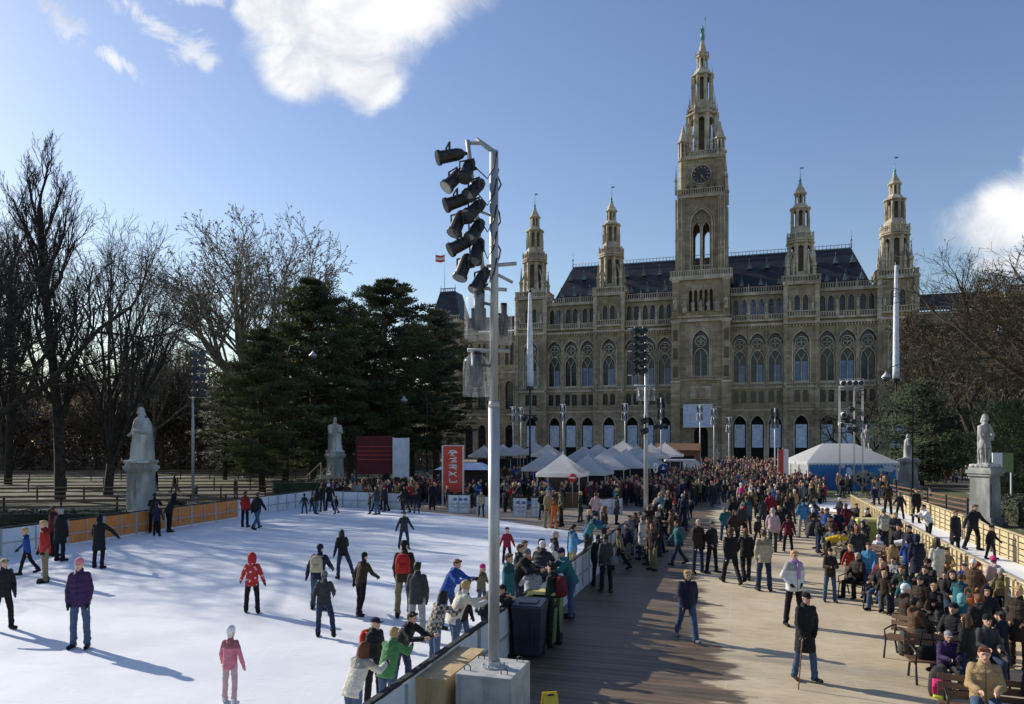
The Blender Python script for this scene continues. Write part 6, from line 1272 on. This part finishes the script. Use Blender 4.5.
# --- walkers
pp(687,640,73,'walk',0,'navy','jeans blue','short_hair','blond','young man in a dark jacket and jeans walking along the edge of the wet planks',shoe='grey')
pc_=pp(805,681,89,'cane',12,'black','jeans blue','cap','black','elderly man in a black coat and flat cap walking with a wooden stick',coat='coat')
pp(794,626,76,'pocket',10,'white','black','short_hair','blond','blond woman in a white jacket with a lilac scarf',scarf='lilac',coat='puffy')
pp(764,591,62,'stand',178,'beige','dark jeans','short_hair','brown hair','person in a beige jacket and jeans seen from behind on the sunlit square')
pp(731,584,58,'walk',185,'black','black','short_hair','brown hair','person in a dark jacket walking away, left of the beige jacket pair',coat='puffy')
pp(746,582,55,'walk2',175,'black','black','short_hair','auburn','person in black with reddish hair walking away, next to the beige jacket')
pp(698,573,54,'stand',15,'dark brown','dark jeans','short_hair','grey hair','grey haired man in a dark brown jacket standing on the square')
pp(712,573,52,'pocket',30,'black','black','short_hair','dark','woman in a tight black jacket and boots beside the grey haired man')
pp(678,565,46,'walk',-80,'teal','dark jeans','short_hair','brown hair','person in a grey green jacket walking to the left with a long stride')
pp(657,553,43,'walk2',120,'black','black','short_hair','dark','person in black carrying a bag at the foot of the mast',bag=('shoulder_bag','black','black bag on the person at the mast foot'))
pp(828,566,46,'bend',75,'yellow','black','beanie','black','person in a bright yellow jacket bending right over',)
pp(830,602,54,'hold',-10,'dark brown','jeans blue','beanie','dark brown','child in a brown coat and jeans stepping left on skates',skates=True)
pp(869,598,57,'walk2',-35,'light blue','jeans blue','short_hair','brown hair','person in a shiny blue down jacket walking beside the benches',coat='puffy')
pp(803,538,42,'pocket',170,'light blue','pale grey','short_hair','dark','man in a sky blue jacket and grey trousers with back turned')
pp(773,553,46,'walk2',170,'pale pink','dark grey','short_hair','grey hair','person in a pale pink top walking away')
pp(770,527,40,'pocket',175,'crimson','black','short_hair','dark','broad person in a crimson jacket behind the pale pink one',coat='puffy')
pp(741,512,38,'stand',180,'pale pink','dark jeans','beanie','white','person in a pale jacket with a magenta pack in the middle of the crowd',bag=('backpack','magenta','magenta backpack in the middle of the crowd'))
pp(747,534,42,'stand',185,'teal','dark grey','short_hair','brown hair','person in a teal jacket with back turned, left of the crimson jacket')
pp(683,531,44,'stand',175,'navy','dark jeans','beanie','pale grey','person in navy with a dark pack, left of the crowd',bag=('backpack','navy','navy backpack on the man left of the crowd'))
pp(660,528,42,'stand',160,'turquoise','pale grey','short_hair','blond','person in a pale turquoise and dark jacket just right of the mast')
pp(669,530,42,'stand',180,'black','black','short_hair','dark','person in black just right of the turquoise jacket')
pp(763,487,22,'stand',180,'blue','dark jeans','short_hair','dark','person in a strong blue jacket at the front of the dense crowd')
pp(729,498,26,'stand',10,'tan','dark jeans','short_hair','brown hair','person in a tan coat facing us before the dense crowd',coat='coat')
pp(791,514,34,'stand',185,'olive','khaki','short_hair','brown hair','person in an olive jacket and khaki trousers facing the marquee')
pp(788,552,40,'kid',170,'maroon','black','short_hair','dark','child in maroon between the sky blue jacket and a smaller blue one') 
pp(814,532,28,'kid',180,'blue','white','beanie','navy','small child in a blue jacket and white trousers')
# skates path
K=dict(z=.15,skates=True)
pp(916,523,40,'stand',-10,'black','black','short_hair','brown hair','adult in black on the ice path, seen through a gap near the container',**K)
pp(888,514,32,'stand',170,'dark brown','black','short_hair','dark','adult in dark brown further back on the ice path',**K)
pp(900,519,28,'kid',170,'black','black','beanie','grey','child in black next to the dark brown adult on the ice path',**K)
pp(929,545,42,'rail',-80,'white','black','short_hair','dark','person in a white and black top leaning on the path fence',**K)
pp(955,557,47,'stand',15,'black','black','short_hair','auburn','left one of the two men in black skating on the ice path',coat='coat',**K)
pp(973,550,46,'glide',10,'black','black','short_hair','brown hair','right one of the two men in black skating, arms spread',**K)
pp(991,559,34,'kid',20,'black','black','beanie','black','boy in black skating with arms out behind the two men',**K)
# --- right bench crowd, placed by hand
BEN=[]
def bench(px,fy,rz,label):
    g=G(px,fy); e=empty('park_bench',g,R(rz),label,'bench','benches along the fence'); m=MB()
    for k in range(4): m.box(-.9,.9,-.22+k*.12,-.12+k*.12,.42,.45)
    m.build('seat',M['bench_wood'],e); m=MB()
    for k in range(3): m.obox((0,.27+.02*k,.56+k*.13),(1.8,.03,.10),0,0,R(-8))
    m.build('backrest',M['bench_wood'],e)
    for x in (-.8,.8):
        m=MB(); m.tube([(x,-.28,0),(x,-.24,.2),(x,-.2,.40),(x,.2,.40),(x,.28,.2),(x,.34,0)],.022,6); m.tube([(x,.2,.4),(x,.28,.62),(x,.34,.88)],.02,6); m.tube([(x,-.2,.4),(x,-.26,.62),(x,.1,.66),(x,.29,.64)],.018,6); m.build('leg',M['black'],e)
    return e,g
def sitter(e,g,rz,off,jc,tc,hg,hc,label,h=1.72,pose='sit',turn=0,**k):
    v=Matrix.Rotation(R(rz),3,'Z')@Vector((off,.10,0)); return person(Vector((g.x+v.x,g.y+v.y,0)),h,pose,rz+turn,jc,tc,hg,hc,label,**k)
e,g=bench(897,612,-48,'dark iron bench with the blond woman and a man in green')
sitter(e,g,-48,-.45,'black','jeans blue','short_hair','blond','blond woman in black sitting on the bench next to the walking blue jacket',turn=0)
sitter(e,g,-48,.15,'dark green','dark jeans','short_hair','brown hair','man in dark green sitting beside the blond woman in black',pose='siton')
sitter(e,g,-48,.68,'black','jeans blue','short_hair','dark','person in black at the far side of the blond woman\'s bench')
e,g=bench(928,664,-52,'dark iron bench with bags, just behind the boy in purple')
sitter(e,g,-52,-.3,'brown','black','short_hair','dark','person in a brown coat and black hair seated, seen over the back of a bench',turn=150)
sitter(e,g,-52,.45,'black','black','beanie','black','person with a black hat seated beside the brown coat')
pp(946,690,86,'siton',-14,'purple','dark grey','cap','pale grey','boy in a purple ski jacket and pale cap sitting with hands together',coat='puffy',hmin=1.4,hmax=1.5)
e,g=bench(958,684,-14,'dark bench holding the boy in purple')
e,g=bench(1004,740,-24,'brown bench at the bottom right corner with the woman in tan')
sitter(e,g,-24,-.25,'tan','jeans blue','short_hair','auburn','curly haired woman in a tan sheepskin jacket seated at the bottom right corner',h=1.8,coat='puffy')
pp(980,676,82,'stand',178,'black','dark jeans','short_hair','auburn','tall person in a long black coat seen from behind near the right edge',coat='coat')
pp(962,664,70,'stand',185,'teal','teal','hood','turquoise','child in teal and turquoise left of the long black coat')
pp(1003,668,56,'kid',200,'navy','dark jeans','beanie','dark grey','child in navy right of the long black coat')
pp(1019,668,82,'pocket',-60,'dark brown','dark brown','short_hair','blond','person in a quilted brown coat cut by the right edge',coat='coat')
pp(977,618,56,'kid',-120,'bright green','jeans blue','helmet','red','child in a bright green jacket and red helmet',)
pp(994,616,60,'stand',180,'pale pink','black','beanie','magenta','girl with a magenta hat and pale pink jacket by the fence',)
pp(1001,618,50,'kid',160,'khaki','dark grey','short_hair','grey hair','child in a khaki patterned jacket right of the magenta hat')
pp(959,634,56,'rail',140,'teal','dark jeans','short_hair','brown hair','person in a dark turquoise jacket bending by the benches',bag=('shoulder_bag','orange','orange brown leather bag by the turquoise jacket'))
pp(945,615,46,'sit',-60,'dark brown','black','short_hair','dark','person in a dark brown jacket seated left of the turquoise one')
pp(917,592,58,'stand',172,'navy','navy','hood','navy','big person in a long navy coat seen from behind by the fence',coat='coat')
pp(908,588,50,'hold',170,'blue','dark jeans','beanie','navy','person in a blue jacket behind the long navy coat')
pp(893,596,46,'sit',-60,'pale grey','dark grey','short_hair','dark','person in a pale grey top seated left of the navy coat')
pp(885,588,36,'kidsit',-40,'crimson','dark grey','beanie','red','child in crimson with a red hat sitting left of the pale grey top')
pp(850,586,42,'kid',-10,'red','navy','short_hair','blond','child in a bright red vest beside the bending yellow jacket')
pp(862,575,44,'stand',-40,'black','dark grey','short_hair','grey hair','older person in black with light hair behind the red vest child')
pp(878,566,38,'sit',-50,'white','brown','beanie','white','person in white with a white hat seated by the fence')
pp(894,566,40,'bend',60,'white','dark grey','short_hair','brown hair','person in a white and navy top bending by the fence')
e,g=bench(868,600,-55,'dark bench behind the walking shiny blue jacket'); e,g=bench(858,566,-60,'dark bench right of the yellow jacket')
e,g=bench(848,545,-62,'dark bench near the olive container')
for (px,fy,rz,off,jc,tc,hg,hc,l) in ((868,600,-55,-.4,'dark brown','black','short_hair','grey hair','grey haired person in brown seated on the bench behind the shiny blue jacket'),(868,600,-55,.35,'maroon','dark jeans','long_hair','dark','long haired person in maroon seated behind the shiny blue jacket'),(858,566,-60,-.3,'black','black','beanie','black','person in black seated right of the yellow jacket'),(848,545,-62,.2,'navy','dark grey','short_hair','brown hair','person in navy seated near the olive container'),(958,684,-14,.55,'dark grey','dark jeans','beanie','black','person in dark grey seated on the bench right of the boy in purple'),(1004,740,-24,.5,'black','black','short_hair','dark','person in black at the bottom right corner beside the woman in tan')):
    g=G(px,fy); sitter(None,g,rz,off,jc,tc,hg,hc,l)
for k,(px,fy,rz,off,cc,l) in enumerate(((928,664,-52,-.1,'black','black bag lying in the middle of the bag laden bench'),(928,664,-52,.8,'dark grey','dark grey bag at the far end of the bag laden bench'),(958,684,-14,-.55,'black','black bag on the bench left of the boy in purple'),(868,600,-55,.8,'navy','navy bag on the bench behind the shiny blue jacket'))):
    g=G(px,fy); v=Matrix.Rotation(R(rz),3,'Z')@Vector((off,.0,0)); tag(inst(HBAG,'shoulder_bag',None,(g.x+v.x,g.y+v.y,.62),(0,0,R(rz+8)),(1.1,1.3,1.05),C_[cc]),l,'bag')
pp(968,694,76,'stand',-150,'black','dark jeans','long_hair','brown hair','brown haired woman in black standing between the benches at bottom right')
pp(921,640,64,'stand',-60,'dark brown','black','beanie','dark grey','person in dark brown standing behind the bag laden bench')
pp(935,628,58,'siton',-40,'black','dark grey','short_hair','blond','fair haired person in black seated behind the bag laden bench')
# pink and grey bag by the corner, boots under bench
gb=G(952,702); e=empty('rucksack',(gb.x-.05,gb.y+.3,0),R(-30),'pink and dark grey rucksack propped before the woman in tan','rucksack'); m=MB(); m.loft([((0,0,0),.17,.12,0),((0,0,.1),.2,.14,0),((0,0,.4),.18,.12,0),((0,0,.55),.1,.07,0)],14,0,3); m.build('body',M['black_matte'],e); m=MB(); m.loft([((0,-.12,.08),.13,.06,0),((0,-.13,.35),.12,.05,0)],12,0,3); m.build('front_pocket',M['cloth'],e).color=(.6,.03,.16,1); m=MB(); m.loft([((.02,-.1,-.0),.14,.08,0),((.02,-.1,.07),.13,.08,0)],12,0,3); m.build('bottom_flap',M['cloth'],e).color=(.5,.55,.06,1)
gb=G(906,655); e=empty('rucksack',(gb.x,gb.y,0),R(20),'grey rucksack hanging at the end of the bag laden bench','rucksack'); m=MB(); m.loft([((0,0,0),.15,.1,0),((0,0,.1),.19,.13,0),((0,0,.45),.16,.11,0),((0,0,.55),.08,.06,0)],14,0,3); m.build('body',M['cloth'],e).color=(.06,.065,.07,1); m=MB(); m.loft([((0,-.12,.1),.12,.05,0),((0,-.12,.3),.11,.04,0)],12,0,3); m.build('front_pocket',M['black_matte'],e)
# walking stick
Jc=PROTO[('cane','coat',False)]; wr=Jc['J']['r'][2]+Jc['J']['r'][3]*.08; Mx=Matrix.Translation(pc_.location)@pc_.rotation_euler.to_matrix().to_4x4()@Matrix.Scale(pc_.scale.x,4); hpnt=Mx@wr; m=MB(); g2=Vector((hpnt.x-.12,hpnt.y-.12,0)); m.tube([(0,0,0),hpnt-g2],[.012,.015],8); m.tube([hpnt-g2+Vector((.07,.02,0)),hpnt-g2+Vector((0,0,.015)),hpnt-g2-Vector((.06,.02,.01))],.016,8); o=m.build('walking_stick',M['hut_wood'],None,g2); tag(o,'brown wooden walking stick in the hand of the old man in black','walking stick')
# --- random individuals in zones, nearest first
rg_=random.Random(77)
JW=['black']*16+['dark grey']*8+['navy']*7+['dark brown']*9+['brown']*3+['khaki']*2+['olive']*2+['dark green','teal','blue','maroon','maroon','red','crimson','tan','beige','grey','grey','pale grey','white','pale pink','purple','light blue','cream']
TW=['black']*5+['dark jeans']*5+['jeans blue']*2+['dark grey']*3+['khaki']
HW=[('short_hair','dark')]*4+[('short_hair','brown hair')]*4+[('short_hair','blond')]*2+[('short_hair','grey hair')]*2+[('long_hair','dark'),('long_hair','auburn'),('long_hair','brown hair'),('beanie','black'),('beanie','black'),('beanie','grey'),('beanie','red'),('beanie','navy'),('beanie','white'),('cap','black'),('hood','black')]
HD={'short_hair':'short %s hair','long_hair':'long %s hair','beanie':'a %s woollen hat','cap':'a %s cap','hood':'a %s hood up','helmet':'a %s helmet'}
PD={'stand':'standing','pocket':'standing','walk':'walking','walk2':'walking','sit':'seated','siton':'seated leaning forward','rail':'leaning','hold':'holding something','kid':'standing','kidwalk':'walking','skate':'skating','glide':'gliding','bend':'bending'}
taken=[(p.location.x,p.location.y) for p in PEOPLE]; used=set()
def free(x,y,d): return all((x-a)**2+(y-b)**2>d*d for a,b in taken)
def rnd(zone,n,pos,face,poses,dmin=.5,z=0,skates=False,kidp=.12,hsc=1.0):
    c=0;tries=0
    while c<n and tries<n*60:
        tries+=1; x,y=pos()
        if not free(x,y,dmin): continue
        px=512+x*F/y
        if px<-5 or px>1030: continue
        pose=rg_.choice(poses); kid=rg_.random()<kidp and pose in('stand','walk','walk2','glide','skate')
        if kid: pose='kid' if pose in('stand','glide') else 'kidwalk'
        h=rg_.uniform(1.05,1.4) if kid else rg_.uniform(1.58,1.86)
        for _ in range(60):
            jc=rg_.choice(JW); tc=rg_.choice(TW); hg,hc=rg_.choice(HW); coat=rg_.choice(['jacket','jacket','puffy','coat']) if not kid and 'sit' not in pose else 'jacket'
            rz=face(); away=abs(((rz+180)%360)-180)>90
            who='child' if kid else 'person'; hcn=hc.replace(' hair','')
            lab='%s, %s %s, %s trousers, %s, %s%s'%(PD[pose]+' child' if kid else PD[pose].split(' ')[0]+' person',jc,{'jacket':'jacket','puffy':'anorak','coat':'coat'}[coat],tc.replace('dark jeans','denim').replace('jeans blue','blue').replace('dark grey','grey'),(HD[hg]%hcn).replace('a ',''),'back turned, ' if away else '',zone)
            if lab not in used: break
        used.add(lab); person(Vector((x,y,z)),h,pose,rz,jc,tc,hg,hc,lab,coat=coat,skates=skates); taken.append((x,y)); c+=1
def uni(a,b): return rg_.uniform(a,b)
def strip(y0,y1,f0,f1):   # between across-offsets from the rink line
    def f():
        y=uni(y0,y1); return (uni(f0(y),f1(y)),y)
    return f
# right benches crowd: along the fence
rnd('by the benches',44,strip(17.2,42,lambda y:Pf(y)-3.3-(y>30)*.8,lambda y:Pf(y)-.35),lambda:rg_.choice([-60,-50,-70,170,150,-20,90]),['stand','sit','siton','sit','hold','pocket','sit'],.62,kidp=.3)
rnd('near the marquee',10,strip(40,62,lambda y:Pf(y)-6.5,lambda y:Pf(y)-.6),lambda:uni(0,360),['stand','pocket','walk','hold','sit'],.7,kidp=.25)
rnd('against the near boards',11,strip(13,31,lambda y:Lr(y)-.75,lambda y:Lr(y)-.35),lambda:uni(60,150)*1,['rail','stand','rail','hold'],.5,z=ICEZ)
rnd('by the bend',32,strip(27,47,lambda y:Lr(y)+.45,lambda y:Lr(y)+2.2),lambda:uni(40,140)*-1,['stand','rail','pocket','hold','walk'],.6)
rnd('mid square',24,strip(32,50,lambda y:Lr(y)+4.2,lambda y:Lr(y)+9.6),lambda:rg_.choice([180,170,190,0,10,160,200]),['walk','walk2','stand','pocket'],.85)
rnd('before the crowd',16,strip(49,64,lambda y:Lr(y)+.5,lambda y:Lr(y)+10.5),lambda:rg_.choice([180,170,190,0,200,90]),['walk','stand','pocket','hold'],.75,kidp=.08)
rnd('behind the far boards',14,lambda:(lambda y:(uni(-13.5,1.5)-(y-52)*.15,y))(uni(51.5,58)),lambda:uni(-60,60),['stand','pocket','rail','hold'],.6,z=0)
rnd('far ice',16,lambda:(lambda x:(x,uni(45.0,49.2)-max(0,(x+6))*.45))(uni(-13,-1.5)),lambda:uni(0,360),['skate','glide','stand','walk'],.7,z=ICEZ,skates=True,kidp=.25)
rnd('before the tents',14,lambda:(uni(-3,8.5),uni(45,53)),lambda:uni(0,360),['stand','pocket','walk','hold'],.65,z=0,kidp=.1)
rnd('on the apron',8,lambda:(lambda y:(uni(1.0+(45-y)*.1,6.0),y))(uni(38.5,43.5)),lambda:uni(0,360),['stand','pocket'],.9,z=.28)
pp(548,528,38,'stand',30,'tan','khaki','beanie','tan','person in tan with a tan hat beside the orange suited child',z=.28); pp(554,529,32,'kid',170,'orange','orange','short_hair','brown hair','child in an orange ski suit at the rink entrance',z=.28)
rnd('left park',6,lambda:(uni(-34,-17),uni(60,78)),lambda:uni(0,360),['stand','walk','sit'],1.5)
rnd('behind ice path',6,lambda:(uni(24,33),uni(56,64)),lambda:uni(0,360),['stand','sit','pocket'],.9)
print('individual people',len(PEOPLE))
# --- the far mass of people as one object
cm=[mat('crowd_'+k.replace(' ','_'),C_[k],.85) for k in ('black','dark grey','navy','dark brown','brown','khaki','maroon','crimson','grey','pale grey','blue','tan','dark jeans')]; cm+= [M['skin'],mat('crowd_dark_hair',C_['brown hair'],.7),mat('crowd_fair_hair',C_['blond'],.7)]
rc=random.Random(5); cw=MB(); SK=13
def tiny(x,y,z=0):
    s=rc.uniform(.86,1.08); a=uni(0,6.28); c,sn=math.cos(a),math.sin(a); j=rc.choice([0]*9+[1]*4+[2]*4+[3]*5+[4,4,5,5,6,8,9,10,11,7]); tr=rc.choice([0,12,12,1,2]); st=rc.uniform(-.14,.14)
    P=lambda u,v,w:(x+(u*c-v*sn)*s,y+(u*sn+v*c)*s,z+w*s)
    for k in (-1,1): cw.tube([P(k*.09,st*k,0),P(k*.10,st*k*.4,.45),P(k*.09,0,.85)],[.055,.07,.09],5,tr,True,False); cw.tube([P(k*.2,0,1.40),P(k*.27,-.03,1.12),P(k*.22,-.14*rc.random(),.85)],[.06,.055,.04],5,j,True,False)
    cw.tube([P(0,0,.72),P(0,0,.9),P(0,0,1.2),P(0,0,1.42),P(0,0,1.5)],[.17,.17,.18,.18,.07],7,j,True,False)
    cw.tube([P(0,0,1.46),P(0,-.01,1.54),P(0,-.01,1.64),P(0,0,1.72),P(0,0,1.77)],[.05,.08,.10,.09,.03],6,SK,True,False); cw.tube([P(0,.03,1.58),P(0,.025,1.68),P(0,.02,1.76),P(0,.01,1.80)],[.085,.108,.09,.03],6,rc.choice([14,14,15,0,14,7]),True,False)
cnt=0
for _ in range(6000):
    y=rc.uniform(54,150)
    if rc.random()>((150-y)/88*.6+.4): continue
    x0=Lr(y)-(22 if y>80 else 6); x1=Lr(y)+ (14 if y<84 else 32)
    if y<70: x1=Lr(y)+11.5
    x=rc.uniform(x0,x1); 
    px=512+x*F/y
    if 783<px<905 and 70<y<82: continue
    tiny(x,y); cnt+=1
    if cnt>1150: break
for _ in range(330):
    y=rc.uniform(53,70); x=rc.uniform(-14,13); tiny(x,y)
for _ in range(110):
    y=rc.uniform(62,90); tiny(rc.uniform(.34*y,.52*y),y)
o=cw.build('crowd',cm); tag(o,'dense crowd of people filling the far half of the square before the tower','crowd',kind='stuff')
bad=[l for l,o in LABELS.items() if len(o)>1]; print('DUP LABELS',bad)

for l in LABELS:
    if len(l.split())>16: print('LONG',len(l.split()),l)
